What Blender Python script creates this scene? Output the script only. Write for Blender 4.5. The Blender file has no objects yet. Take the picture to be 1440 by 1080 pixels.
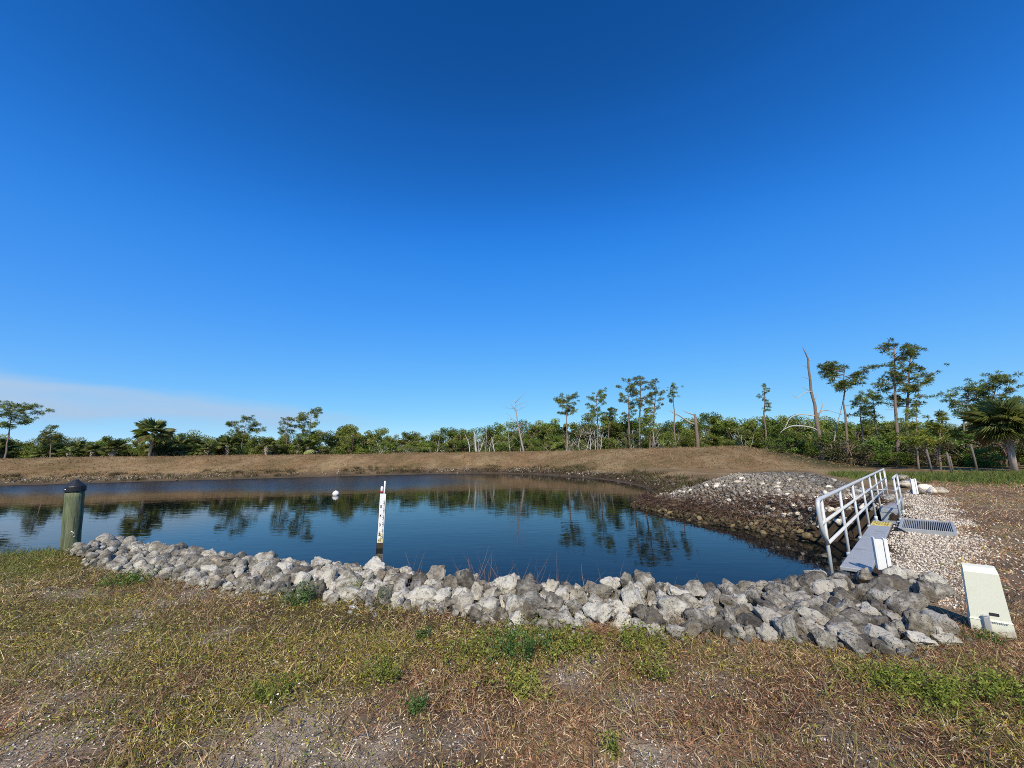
import bpy, math, random
import numpy as np
from mathutils import Vector, noise

rnd = random.Random(7)
rng = np.random.default_rng(7)
scene = bpy.context.scene
COL = scene.collection
PI = math.pi

# ------------------------------------------------------------------ camera
FPX, YH, EYE = 560.0, 641.0, 1.65            # focal length in 1440-wide pixels, horizon row, eye height
PITCH = math.atan((YH - 540) / FPX)
ROLL = math.radians(-0.9)
_a = PI / 2 + PITCH
_Rx = np.array([[1, 0, 0], [0, math.cos(_a), -math.sin(_a)], [0, math.sin(_a), math.cos(_a)]])
_Rz = np.array([[math.cos(ROLL), -math.sin(ROLL), 0], [math.sin(ROLL), math.cos(ROLL), 0], [0, 0, 1]])
RCAM = _Rx @ _Rz
cam = bpy.data.cameras.new('camera')
cam.sensor_width = 36.0
cam.lens = FPX / 1440 * 36
cam.clip_start, cam.clip_end = 0.05, 12000
camo = bpy.data.objects.new('camera', cam)
COL.objects.link(camo)
from mathutils import Matrix
M4 = Matrix([list(RCAM[i]) + [(0, 0, EYE)[i]] for i in range(3)] + [[0, 0, 0, 1]])
camo.matrix_world = M4
scene.camera = camo

# ------------------------------------------------------------------ sky, sun, exposure
SUN_EL, SUN_AZ = math.radians(42), math.radians(184)     # sun stands behind the photographer
world = bpy.data.worlds.new('World')
scene.world = world
world.use_nodes = True
wt = world.node_tree
wt.nodes.clear()
def wn(t, **kw):
    n = wt.nodes.new(t)
    for k, v in kw.items():
        setattr(n, k, v)
    return n
def wl(a, b): wt.links.new(a, b)
sky = wn('ShaderNodeTexSky', sky_type='NISHITA')
sky.sun_disc = False
sky.sun_elevation, sky.sun_rotation = SUN_EL, SUN_AZ
sky.air_density, sky.dust_density, sky.ozone_density = 1.0, 0.0, 6.0
sc1 = wn('ShaderNodeVectorMath', operation='SCALE'); sc1.inputs['Scale'].default_value = 0.1
wl(sky.outputs[0], sc1.inputs[0])
hs = wn('ShaderNodeHueSaturation'); hs.inputs['Saturation'].default_value = 1.28
wl(sc1.outputs[0], hs.inputs['Color'])
cv = wn('ShaderNodeRGBCurve')                 # the film response of the deep blue sky, same for the whole dome
def curve(c, pts):
    c.points[0].location = pts[0]; c.points[-1].location = pts[-1]
    for p in pts[1:-1]: c.points.new(*p)
curve(cv.mapping.curves[0], [(0, 0), (0.006, 0.011), (0.022, 0.05), (0.1, 0.15), (0.32, 0.30), (1, 0.75)])
curve(cv.mapping.curves[1], [(0, 0), (0.065, 0.076), (0.08, 0.120), (0.151, 0.29), (0.63, 0.68), (1, 0.85)])
curve(cv.mapping.curves[2], [(0, 0), (0.215, 0.32), (0.252, 0.47), (0.415, 0.87), (0.89, 1.0), (1, 1)])
cv.mapping.use_clip = True
cv.mapping.update()
wl(hs.outputs[0], cv.inputs['Color'])
# thin mauve cloud veil low in the north-west
tc = wn('ShaderNodeTexCoord')
sep = wn('ShaderNodeSeparateXYZ'); wl(tc.outputs['Generated'], sep.inputs[0])
def wm(op, a, b=None, c=None, clamp=False):
    n = wn('ShaderNodeMath', operation=op); n.use_clamp = clamp
    for i, v in enumerate((a, b, c)):
        if v is None: continue
        if isinstance(v, (int, float)): n.inputs[i].default_value = v
        else: wl(v, n.inputs[i])
    return n.outputs[0]
az = wm('ARCTAN2', sep.outputs[0], sep.outputs[1])          # 0 = straight ahead, negative = left
el = wm('ARCSINE', sep.outputs[2])
mp = wn('ShaderNodeCombineXYZ')
wl(wm('MULTIPLY', az, 3.0), mp.inputs[0]); wl(wm('MULTIPLY', el, 16.0), mp.inputs[1])
cn = wn('ShaderNodeTexNoise'); cn.inputs['Scale'].default_value = 1.6; cn.inputs['Detail'].default_value = 6; cn.inputs['Roughness'].default_value = 0.5
cn.inputs['Distortion'].default_value = 0.6
wl(mp.outputs[0], cn.inputs['Vector'])
def smooth(v, a, b):
    n = wn('ShaderNodeMapRange', interpolation_type='SMOOTHSTEP')
    wl(v, n.inputs[0]); n.inputs[1].default_value = a; n.inputs[2].default_value = b
    return n.outputs[0]
# the veil's upper edge falls from left to right; its lower edge is level
top = wm('MULTIPLY_ADD', az, -0.085, 0.070)
jit = wm('MULTIPLY_ADD', cn.outputs['Fac'], 0.05, -0.025)
rel = wm('SUBTRACT', wm('ADD', el, jit), top)
m_top = wm('SUBTRACT', 1.0, smooth(rel, -0.022, 0.008))
m_bot = smooth(wm('ADD', el, jit), 0.050, 0.095)
m_az = wm('MULTIPLY', smooth(az, -2.0, -1.5), wm('SUBTRACT', 1.0, smooth(az, -0.55, -0.22)))
cm = wm('MULTIPLY', wm('MULTIPLY', m_top, m_bot), m_az)
cm = wm('MULTIPLY', cm, wm('MULTIPLY_ADD', cn.outputs['Fac'], 1.3, 0.2), None, True)
mixc = wn('ShaderNodeMix', data_type='RGBA')
wl(cm, mixc.inputs[0]); wl(cv.outputs[0], mixc.inputs[6]); mixc.inputs[7].default_value = (0.40, 0.58, 0.81, 1)
sc2 = wn('ShaderNodeVectorMath', operation='SCALE'); sc2.inputs['Scale'].default_value = 10.0
wl(mixc.outputs[2], sc2.inputs[0])
bg = wn('ShaderNodeBackground'); bg.inputs['Strength'].default_value = 0.1
wl(sc2.outputs[0], bg.inputs['Color'])
wo = wn('ShaderNodeOutputWorld'); wl(bg.outputs[0], wo.inputs[0])

sl = bpy.data.lights.new('sun', 'SUN')
sl.energy, sl.angle, sl.color = 5.0, math.radians(0.53), (1.0, 0.91, 0.76)
so = bpy.data.objects.new('sun', sl); COL.objects.link(so)
_sd = Vector((math.sin(SUN_AZ) * math.cos(SUN_EL), math.cos(SUN_AZ) * math.cos(SUN_EL), math.sin(SUN_EL)))
so.rotation_euler = _sd.to_track_quat('Z', 'Y').to_euler()
so.location = (0, -20, 30)
vs = scene.view_settings
vs.view_transform, vs.look, vs.exposure, vs.gamma, vs.use_curve_mapping = 'Standard', 'None', 0.0, 1.0, False
scene.render.engine = 'CYCLES'
scene.cycles.max_bounces = 6
scene.cycles.diffuse_bounces = 3
scene.cycles.transparent_max_bounces = 8
scene.cycles.use_denoising = False
scene.cycles.pixel_filter_type = 'BLACKMAN_HARRIS'
scene.cycles.filter_width = 0.9

# ------------------------------------------------------------------ geometry helpers
def ray(px, py):
    return RCAM @ np.array([(px - 720) / FPX, -(py - 540) / FPX, -1.0])
def at(px, py, z=0.0):                         # where the sight line of a pixel meets height z
    d = ray(px, py); p = d * ((z - EYE) / d[2])
    return np.array([p[0], p[1], z])
def at_y(px, py, Y):                           # where it meets the distance Y
    d = ray(px, py); p = d * (Y / d[1])
    return np.array([p[0], p[1], p[2] + EYE])
def poly_pts(pix, z): return np.array([at(px, py, z)[:2] for px, py in pix])

def link(name, me, parent=None, loc=None):
    o = bpy.data.objects.new(name, me)
    COL.objects.link(o)
    if parent is not None: o.parent = parent
    if loc is not None: o.location = loc
    return o
def tag(o, label=None, cat=None, group=None, kind=None):
    if label: o['label'] = label
    if cat: o['category'] = cat
    if group: o['group'] = group
    if kind: o['kind'] = kind
    return o
def thing(name, label, cat, loc=(0, 0, 0), rotz=0.0, group=None):
    o = bpy.data.objects.new(name, None); COL.objects.link(o)
    o.empty_display_size = 0.2
    o.location = loc; o.rotation_euler = (0, 0, rotz)
    return tag(o, label, cat, group)

def mesh_np(name, V, F, mat, col=None, smooth=False):
    """V (n,3), F list of int arrays (each (m,k)); col (n,3) per-vertex albedo tint"""
    me = bpy.data.meshes.new(name)
    V = np.asarray(V, np.float32)
    if not isinstance(F, list): F = [F]
    F = [np.asarray(f, np.int32) for f in F if len(f)]
    me.vertices.add(len(V)); me.vertices.foreach_set('co', V.ravel())
    loops = np.concatenate([f.ravel() for f in F])
    tot = np.concatenate([np.full(len(f), f.shape[1], np.int32) for f in F])
    start = np.concatenate([[0], np.cumsum(tot)[:-1]]).astype(np.int32)
    me.loops.add(len(loops)); me.loops.foreach_set('vertex_index', loops)
    me.polygons.add(len(tot)); me.polygons.foreach_set('loop_start', start); me.polygons.foreach_set('loop_total', tot)
    if smooth: me.polygons.foreach_set('use_smooth', np.ones(len(tot), bool))
    if col is not None:
        a = me.color_attributes.new('Col', 'FLOAT_COLOR', 'POINT')
        c4 = np.ones((len(V), 4), np.float32); c4[:, :3] = col
        a.data.foreach_set('color', c4.ravel())
    me.update(calc_edges=True)
    me.validate()
    me.materials.append(mat)
    return me

class MB:
    """collects shapes into one mesh"""
    def __init__(s): s.v = []; s.f = []; s.c = []; s.sm = []
    def add(s, V, F, col=(1, 1, 1), sm=False):
        b = len(s.v); s.v += [tuple(map(float, p)) for p in V]
        s.f += [tuple(i + b for i in f) for f in F]; s.c += [tuple(col)] * len(V); s.sm += [sm] * len(F)
    def box(s, c, size, ax=None, col=(1, 1, 1), bev=0.0, taper=(1, 1)):
        """box centred at c; ax: 3 axes; bevelled vertical and horizontal edges when bev > 0"""
        ax = np.eye(3) if ax is None else np.asarray(ax, float)
        hx, hy, hz = np.array(size) / 2.0
        pts = []; idx = {}
        b = min(bev, hx * .9, hy * .9, hz * .9)
        if b <= 0:
            P = [(sx * hx * (taper[0] if sz > 0 else 1), sy * hy * (taper[1] if sz > 0 else 1), sz * hz) for sz in (-1, 1) for sy in (-1, 1) for sx in (-1, 1)]
            F = [(0, 2, 3, 1), (4, 5, 7, 6), (0, 1, 5, 4), (1, 3, 7, 5), (3, 2, 6, 7), (2, 0, 4, 6)]
        else:
            P = []; F = []
            def vid(sx, sy, sz, k):
                key = (sx, sy, sz, k)
                if key not in idx:
                    p = [sx * hx, sy * hy, sz * hz]
                    for j in range(3):
                        if j != k: p[j] -= (sx, sy, sz)[j] * b
                    if p[2] > 0: p[0] *= taper[0]; p[1] *= taper[1]
                    idx[key] = len(P); P.append(tuple(p))
                return idx[key]
            for k in range(3):
                i, j = [(1, 2), (2, 0), (0, 1)][k]
                for sgn in (-1, 1):
                    q = []
                    for (a_, b_) in ((-1, -1), (1, -1), (1, 1), (-1, 1)):
                        t = [0, 0, 0]; t[k] = sgn; t[i] = a_; t[j] = b_; q.append(vid(*t, k))
                    F.append(tuple(q if sgn > 0 else q[::-1]))
            for k in range(3):                       # edge strips
                i, j = [(1, 2), (2, 0), (0, 1)][k]
                for a_ in (-1, 1):
                    for b_ in (-1, 1):
                        t0 = [0, 0, 0]; t0[i] = a_; t0[j] = b_; t1 = list(t0); t0[k] = -1; t1[k] = 1
                        q = [vid(*t0, i), vid(*t1, i), vid(*t1, j), vid(*t0, j)]
                        F.append(tuple(q if a_ * b_ < 0 else q[::-1]))
            for sx in (-1, 1):
                for sy in (-1, 1):
                    for sz in (-1, 1):
                        q = [vid(sx, sy, sz, 0), vid(sx, sy, sz, 1), vid(sx, sy, sz, 2)]
                        F.append(tuple(q if sx * sy * sz > 0 else q[::-1]))
        W = np.array(P) @ ax + np.asarray(c, float)
        s.add(W, F, col)
        return s
    def tube(s, path, rad, n=8, caps=True, col=(1, 1, 1), sm=True):
        path = np.asarray(path, float)
        if np.isscalar(rad): rad = [rad] * len(path)
        V = []; F = []
        up = None
        for i, p in enumerate(path):
            t = path[min(i + 1, len(path) - 1)] - path[max(i - 1, 0)]
            t = t / (np.linalg.norm(t) + 1e-9)
            if up is None:
                up = np.array([0, 0, 1.0]) if abs(t[2]) < .9 else np.array([1.0, 0, 0])
            a = np.cross(t, up); a /= np.linalg.norm(a) + 1e-9
            b = np.cross(t, a); up = -b if np.dot(-b, up) > 0 else b
            for k in range(n):
                th = 2 * PI * k / n
                V.append(p + rad[i] * (math.cos(th) * a + math.sin(th) * b))
        for i in range(len(path) - 1):
            for k in range(n):
                k2 = (k + 1) % n
                F.append((i * n + k, i * n + k2, (i + 1) * n + k2, (i + 1) * n + k))
        s.add(V, F, col, sm)
        if caps:
            b = len(s.v) - len(V)
            s.f.append(tuple(b + k for k in range(n))[::-1]); s.sm.append(False)
            s.f.append(tuple(b + (len(path) - 1) * n + k for k in range(n))); s.sm.append(False)
        return s
    def lathe(s, prof, n=20, c=(0, 0, 0), col=(1, 1, 1), sm=True):
        V = []; F = []
        for r, z in prof:
            for k in range(n):
                th = 2 * PI * k / n
                V.append((c[0] + r * math.cos(th), c[1] + r * math.sin(th), c[2] + z))
        for i in range(len(prof) - 1):
            for k in range(n):
                k2 = (k + 1) % n
                F.append((i * n + k, i * n + k2, (i + 1) * n + k2, (i + 1) * n + k))
        s.add(V, F, col, sm)
        b = len(s.v) - len(V)
        s.f.append(tuple(b + k for k in range(n))[::-1]); s.sm.append(False)
        s.f.append(tuple(b + (len(prof) - 1) * n + k for k in range(n))); s.sm.append(False)
        return s
    def mesh(s, name, mat):
        me = bpy.data.meshes.new(name)
        me.from_pydata(s.v, [], s.f)
        me.polygons.foreach_set('use_smooth', s.sm)
        a = me.color_attributes.new('Col', 'FLOAT_COLOR', 'POINT')
        a.data.foreach_set('color', np.hstack([np.array(s.c), np.ones((len(s.c), 1))]).astype(np.float32).ravel())
        me.materials.append(mat)
        me.update()
        return me
    def build(s, name, mat, parent=None, loc=None): return link(name, s.mesh(name, mat), parent, loc)

_T = rng.random((256, 256)).astype(np.float64)
def vnoise(x, y, s=0):
    x = np.asarray(x, float) + s * 17.31; y = np.asarray(y, float) + s * 9.77
    xi = np.floor(x).astype(int); yi = np.floor(y).astype(int)
    fx = x - xi; fy = y - yi
    fx = fx * fx * (3 - 2 * fx); fy = fy * fy * (3 - 2 * fy)
    g = lambda a, b: _T[a & 255, b & 255]
    return (g(xi, yi) * (1 - fx) + g(xi + 1, yi) * fx) * (1 - fy) + (g(xi, yi + 1) * (1 - fx) + g(xi + 1, yi + 1) * fx) * fy
def fbm(x, y, sc=1.0, octv=4, s=0):
    t = 0; amp = .5; tot = 0
    for o in range(octv):
        t = t + amp * vnoise(np.asarray(x) * sc, np.asarray(y) * sc, s + o * 3); tot += amp
        sc *= 2.03; amp *= .5
    return t / tot
def sstep(v, a, b):
    t = np.clip((np.asarray(v, float) - a) / (b - a), 0, 1)
    return t * t * (3 - 2 * t)
def seg_dist(x, y, P, closed=False):
    best = np.full(np.shape(x), 1e9)
    n = len(P)
    for i in range(n if closed else n - 1):
        a = P[i]; b = P[(i + 1) % n]; d = b - a
        t = np.clip(((x - a[0]) * d[0] + (y - a[1]) * d[1]) / (d @ d + 1e-12), 0, 1)
        best = np.minimum(best, np.hypot(x - a[0] - t * d[0], y - a[1] - t * d[1]))
    return best
def inside(x, y, P):
    c = np.zeros(np.shape(x), bool); n = len(P)
    for i in range(n):
        a = P[i]; b = P[(i + 1) % n]
        hit = ((a[1] > y) != (b[1] > y))
        c ^= hit & (x < (b[0] - a[0]) * (y - a[1]) / (b[1] - a[1] + 1e-12) + a[0])
    return c
def resample(P, n):
    P = np.asarray(P, float); d = np.r_[0, np.cumsum(np.linalg.norm(np.diff(P, axis=0), axis=1))]
    t = np.linspace(0, d[-1], n)
    return np.stack([np.interp(t, d, P[:, k]) for k in range(P.shape[1])], 1)

# ------------------------------------------------------------------ materials
def new_mat(name):
    m = bpy.data.materials.new(name); m.use_nodes = True
    nt = m.node_tree; nt.nodes.clear()
    out = nt.nodes.new('ShaderNodeOutputMaterial')
    b = nt.nodes.new('ShaderNodeBsdfPrincipled')
    nt.links.new(b.outputs[0], out.inputs[0])
    return m, nt, b, out
class NG:
    def __init__(s, nt): s.nt = nt
    def n(s, t, **kw):
        x = s.nt.nodes.new(t)
        for k, v in kw.items(): setattr(x, k, v)
        return x
    def l(s, a, b): s.nt.links.new(a, b)
    def put(s, sock, v):
        if isinstance(v, (int, float)): sock.default_value = v
        elif isinstance(v, tuple): sock.default_value = v if len(v) == 4 or sock.type == 'VECTOR' else (*v, 1)
        else: s.l(v, sock)
    def math(s, op, a, b=0.0, c=None, clamp=False):
        x = s.n('ShaderNodeMath', operation=op); x.use_clamp = clamp
        s.put(x.inputs[0], a); s.put(x.inputs[1], b)
        if c is not None: s.put(x.inputs[2], c)
        return x.outputs[0]
    def mix(s, f, a, b, mode='MIX'):
        x = s.n('ShaderNodeMix', data_type='RGBA', blend_type=mode)
        s.put(x.inputs[0], f); s.put(x.inputs[6], a); s.put(x.inputs[7], b)
        return x.outputs[2]
    def noise(s, vec, scale, detail=4, rough=.55, dist=0.0):
        x = s.n('ShaderNodeTexNoise'); s.l(vec, x.inputs['Vector'])
        x.inputs['Scale'].default_value = scale; x.inputs['Detail'].default_value = detail
        x.inputs['Roughness'].default_value = rough; x.inputs['Distortion'].default_value = dist
        return x.outputs['Fac']
    def vor(s, vec, scale, feat='F1', out='Distance'):
        x = s.n('ShaderNodeTexVoronoi', feature=feat); s.l(vec, x.inputs['Vector']); x.inputs['Scale'].default_value = scale
        return x.outputs[out]
    def ramp(s, f, pts):
        x = s.n('ShaderNodeValToRGB'); s.l(f, x.inputs[0]); e = x.color_ramp.elements
        e[0].position, e[0].color = pts[0][0], (*pts[0][1], 1)
        e[1].position, e[1].color = pts[-1][0], (*pts[-1][1], 1)
        for p, c in pts[1:-1]:
            k = e.new(p); k.color = (*c, 1)
        return x.outputs[0]
    def step(s, v, a, b):
        x = s.n('ShaderNodeMapRange', interpolation_type='SMOOTHSTEP'); s.l(v, x.inputs[0])
        x.inputs[1].default_value = a; x.inputs[2].default_value = b
        return x.outputs[0]
    def bump(s, h, strength, dist, nrm=None):
        x = s.n('ShaderNodeBump'); s.l(h, x.inputs['Height']); x.inputs['Strength'].default_value = strength; x.inputs['Distance'].default_value = dist
        if nrm is not None: s.l(nrm, x.inputs['Normal'])
        return x.outputs[0]
    def obj(s): return s.n('ShaderNodeTexCoord').outputs['Object']
    def pos(s): return s.n('ShaderNodeNewGeometry').outputs['Position']
    def col(s):
        x = s.n('ShaderNodeVertexColor'); x.layer_name = 'Col'; return x.outputs['Color']
    def rand(s): return s.n('ShaderNodeObjectInfo').outputs['Random']
    def hsv(s, c, h=0.5, sat=1.0, v=1.0):
        x = s.n('ShaderNodeHueSaturation'); s.put(x.inputs['Hue'], h); s.put(x.inputs['Saturation'], sat); s.put(x.inputs['Value'], v); s.put(x.inputs['Color'], c)
        return x.outputs[0]

def m_simple(name, base, rough=.6, metal=0.0, var=.25, scale=6.0, bump=.0, bscale=40., spec=.4, dirt=None, use_col=True):
    m, nt, b, _ = new_mat(name); g = NG(nt); p = g.obj()
    n1 = g.noise(p, scale, 6, .6); n2 = g.noise(p, scale * 7, 3, .6)
    f = g.math('ADD', g.math('MULTIPLY', n1, .65), g.math('MULTIPLY', n2, .35))
    c = g.mix(f, tuple(x * (1 - var) for x in base), tuple(min(1, x * (1 + var)) for x in base))
    if dirt is not None:
        c = g.mix(g.math('MULTIPLY', g.step(n1, .52, .72), dirt[1]), c, dirt[0])
    if use_col: c = g.mix(1.0, c, g.col(), 'MULTIPLY')
    g.put(b.inputs['Base Color'], c)
    b.inputs['Roughness'].default_value = rough; b.inputs['Metallic'].default_value = metal
    b.inputs['Specular IOR Level'].default_value = spec
    if bump > 0: g.l(g.bump(g.noise(p, bscale, 5, .6), bump, .01), b.inputs['Normal'])
    return m

def m_leaf(name, rough=.55, trans=.3, hvar=.03, vvar=.5):
    m, nt, b, out = new_mat(name); g = NG(nt)
    r = g.rand()
    c = g.hsv(g.col(), g.math('MULTIPLY_ADD', r, hvar, .5 - hvar / 2), 1.0, g.math('MULTIPLY_ADD', r, vvar, 1 - vvar / 2))
    g.put(b.inputs['Base Color'], c); b.inputs['Roughness'].default_value = rough; b.inputs['Specular IOR Level'].default_value = .12
    t = g.n('ShaderNodeBsdfTranslucent'); g.put(t.inputs['Color'], g.hsv(c, .49, 1.1, 1.2))
    mx = g.n('ShaderNodeMixShader'); mx.inputs[0].default_value = trans
    g.l(b.outputs[0], mx.inputs[1]); g.l(t.outputs[0], mx.inputs[2]); g.l(mx.outputs[0], out.inputs[0])
    return m

def m_rock(name, dark, mid, pale, pits=True, sc=1.0, pale_amt=.5):
    m, nt, b, _ = new_mat(name); g = NG(nt)
    r = g.rand()
    off = g.n('ShaderNodeVectorMath', operation='ADD'); g.l(g.pos(), off.inputs[0])
    cmb = g.n('ShaderNodeCombineXYZ'); g.l(g.math('MULTIPLY', r, 37.0), cmb.inputs[0]); g.l(g.math('MULTIPLY', r, 91.0), cmb.inputs[1]); g.l(cmb.outputs[0], off.inputs[1])
    p = off.outputs[0]
    n1 = g.noise(p, 5 * sc, 8, .65); n2 = g.noise(p, 22 * sc, 6, .7); n3 = g.noise(p, 2.2 * sc, 3, .5)
    f = g.math('ADD', g.math('MULTIPLY', n1, .62), g.math('MULTIPLY', n2, .38))
    f = g.math('ADD', f, g.math('MULTIPLY_ADD', r, .24, -.12))
    c = g.ramp(f, [(.32, dark), (.46, mid), (.57, pale), (.70, tuple(min(1, x * 1.15) for x in pale))])
    rust = g.math('MULTIPLY', g.step(n3, .52, .68), .35)
    c = g.mix(rust, c, tuple(x * y for x, y in zip(mid, (1.0, .82, .6))))
    c = g.mix(1.0, c, g.col(), 'MULTIPLY')
    v = g.vor(p, 34 * sc)
    pit = g.step(v, .0, .28)
    c = g.mix(g.math('MULTIPLY', g.math('SUBTRACT', 1.0, pit), .55), c, dark)
    g.put(b.inputs['Base Color'], c); b.inputs['Roughness'].default_value = .9; b.inputs['Specular IOR Level'].default_value = .2
    h = g.math('ADD', g.math('MULTIPLY', n1, .9), g.math('ADD', g.math('MULTIPLY', n2, .55), g.math('MULTIPLY', pit, .22)))
    g.l(g.bump(h, .9, .05 / sc ** .5), b.inputs['Normal'])
    return m

def m_ground():
    m, nt, b, _ = new_mat('dry_ground'); g = NG(nt); p = g.pos()
    n1 = g.noise(p, 1.2, 6, .65); n2 = g.noise(p, 14, 6, .7); n3 = g.noise(p, 60, 4, .7); n0 = g.noise(p, .22, 4, .6)
    f = g.math('ADD', g.math('MULTIPLY', n2, .5), g.math('MULTIPLY', n3, .5))
    k = g.ramp(f, [(.30, (.45, .43, .42)), (.5, (1, 1, 1)), (.7, (1.6, 1.55, 1.45))])
    c = g.mix(1.0, g.col(), k, 'MULTIPLY')
    k2 = g.ramp(g.math('ADD', g.math('MULTIPLY', n1, .6), g.math('MULTIPLY', n0, .4)), [(.34, (.68, .70, .66)), (.52, (1, 1, 1)), (.68, (1.32, 1.24, 1.15))])
    c = g.mix(1.0, c, k2, 'MULTIPLY')
    g.put(b.inputs['Base Color'], c); b.inputs['Roughness'].default_value = .95; b.inputs['Specular IOR Level'].default_value = .1
    g.l(g.bump(g.math('ADD', n2, g.math('MULTIPLY', n3, .6)), .7, .05), b.inputs['Normal'])
    return m

def m_water():
    m, nt, b, _ = new_mat('pond_water'); g = NG(nt); p = g.pos()
    b.inputs['Base Color'].default_value = (.004, .006, .006, 1)
    b.inputs['Roughness'].default_value = .015
    b.inputs['IOR'].default_value = 1.333
    b.inputs['Specular IOR Level'].default_value = .155
    s = g.n('ShaderNodeSeparateXYZ'); g.l(p, s.inputs[0])
    mp1 = g.n('ShaderNodeMapping'); g.l(p, mp1.inputs[0]); mp1.inputs['Scale'].default_value = (.55, 1.3, 1)
    mp1.inputs['Rotation'].default_value = (0, 0, .25)
    fine = g.noise(mp1.outputs[0], 2.6, 3, .5, .4)
    swell = g.noise(mp1.outputs[0], .55, 2, .5)
    # a breeze roughens the far left of the pond
    big = g.noise(p, .08, 2, .5)
    yy = g.math('ADD', s.outputs[1], g.math('MULTIPLY_ADD', big, 12, -6))
    breeze = g.math('MULTIPLY', g.step(yy, 25, 37), g.math('SUBTRACT', 1.0, g.step(g.math('ADD', s.outputs[0], g.math('MULTIPLY', big, 10)), -6, 8)))
    g.l(g.math('MULTIPLY_ADD', breeze, .24, .012), b.inputs['Roughness'])
    amp = g.math('MULTIPLY_ADD', breeze, .012, .0030)
    h = g.math('ADD', g.math('MULTIPLY', fine, amp), g.math('MULTIPLY', swell, .004))
    bp = g.n('ShaderNodeBump'); bp.inputs['Strength'].default_value = 1.0; bp.inputs['Distance'].default_value = 1.0
    g.l(h, bp.inputs['Height']); g.l(bp.outputs[0], b.inputs['Normal'])
    return m

M = {}
M['ground'] = m_ground()
M['water'] = m_water()
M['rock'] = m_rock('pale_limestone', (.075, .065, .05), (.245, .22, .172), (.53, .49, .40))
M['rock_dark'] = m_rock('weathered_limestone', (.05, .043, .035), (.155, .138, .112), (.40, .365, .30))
M['riprap'] = m_rock('riprap_stone', (.08, .072, .062), (.23, .21, .18), (.54, .50, .43), sc=.9)
M['pebble'] = m_simple('pebble', (.55, .50, .42), .85, var=.35, scale=30)
M['grass'] = m_leaf('grass_blade', .6, .25, 0, 0)
M['leaf'] = m_leaf('broad_leaf', .5, .28, .035, .45)
M['needle'] = m_leaf('pine_needle', .55, .2, .03, .35)
M['frond'] = m_leaf('palm_leaf', .45, .38, .02, .3)
M['bark'] = m_simple('pine_bark', (.20, .145, .11), .9, var=.45, scale=4, bump=.8, bscale=18)
M['pale_bark'] = m_simple('pale_bark', (.46, .43, .38), .85, var=.35, scale=3, bump=.4)
M['dead_wood'] = m_simple('dead_wood', (.40, .33, .27), .85, var=.45, scale=2.5, bump=.6, dirt=((.16, .11, .08), .7))
M['stem'] = m_simple('dry_stem', (.17, .11, .08), .9, var=.4, scale=8)
M['metal'] = m_simple('aluminium_pipe', (.58, .575, .54), .45, .15, var=.10, scale=9, bump=.05)
M['plate'] = m_simple('galvanised_plate', (.42, .42, .405), .5, .25, var=.22, scale=4, bump=.10, dirt=((.25, .235, .205), .75))
M['grate'] = m_simple('grating_bar', (.40, .40, .39), .5, .3, var=.15, scale=9)
M['sheet'] = m_simple('sheet_pile', (.10, .10, .095), .7, .2, var=.4, scale=3)
M['white'] = m_simple('white_paint', (.80, .79, .75), .5, var=.07, scale=6, dirt=((.5, .46, .38), .35))
M['yellow'] = m_simple('yellow_sticker', (.72, .55, .10), .5, var=.10, scale=12, dirt=((.55, .45, .18), .4))
M['ink'] = m_simple('black_print', (.03, .03, .03), .6, var=.1)
M['pedestal'] = m_simple('pale_green_plastic', (.74, .73, .57), .5, var=.05, scale=5, bump=.08, bscale=120, dirt=((.46, .45, .36), .35))
M['rubber'] = m_simple('black_cap', (.018, .019, .022), .45, var=.2)
M['piling'] = None
M['red'] = m_simple('red_paint', (.45, .04, .04), .5)
M['fence'] = m_simple('weathered_post', (.15, .125, .10), .9, var=.4, scale=5, bump=.5)

def m_pedestal():
    m = m_simple('pale_green_plastic', (.74, .73, .57), .5, var=.06, scale=5, bump=.08, bscale=120, dirt=((.46, .45, .36), .35))
    nt = m.node_tree; g = NG(nt); b = [n for n in nt.nodes if n.type == 'BSDF_PRINCIPLED'][0]
    src = b.inputs['Base Color'].links[0].from_socket
    p = g.obj(); s_ = g.n('ShaderNodeSeparateXYZ'); g.l(p, s_.inputs[0])
    h = g.math('ADD', s_.outputs[2], g.math('MULTIPLY', g.noise(p, 14, 5, .65), .22))
    mud = g.math('MULTIPLY', g.math('SUBTRACT', 1.0, g.step(h, .10, .22)), .75)
    c = g.mix(mud, src, (.20, .14, .09))
    sc = g.math('MULTIPLY', g.step(g.noise(p, 55, 2, .5), .66, .72), .5)
    g.put(b.inputs['Base Color'], g.mix(sc, c, (.36, .35, .28)))
    return m
M['pedestal'] = m_pedestal()
def m_piling():
    m, nt, b, _ = new_mat('treated_timber'); g = NG(nt); p = g.obj()
    mp = g.n('ShaderNodeMapping'); g.l(p, mp.inputs[0]); mp.inputs['Scale'].default_value = (9, 9, 1.1)
    n1 = g.noise(mp.outputs[0], 2.2, 8, .65); n2 = g.noise(p, 5, 4, .6)
    c = g.ramp(n1, [(.3, (.06, .07, .032)), (.5, (.13, .145, .075)), (.7, (.21, .225, .13))])
    c = g.mix(g.math('MULTIPLY', g.step(n2, .5, .7), .5), c, (.13, .18, .06))
    g.put(b.inputs['Base Color'], c); b.inputs['Roughness'].default_value = .85
    ck = g.n('ShaderNodeMapping'); g.l(p, ck.inputs[0]); ck.inputs['Scale'].default_value = (16, 16, .7)
    cr = g.step(g.noise(ck.outputs[0], 1.5, 3, .5), .60, .66)
    g.put(b.inputs['Base Color'], g.mix(g.math('MULTIPLY', cr, .6), c, (.05, .05, .03)))
    g.l(g.bump(g.math('SUBTRACT', n1, cr), .7, .02), b.inputs['Normal'])
    return m
M['piling'] = m_piling()

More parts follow.
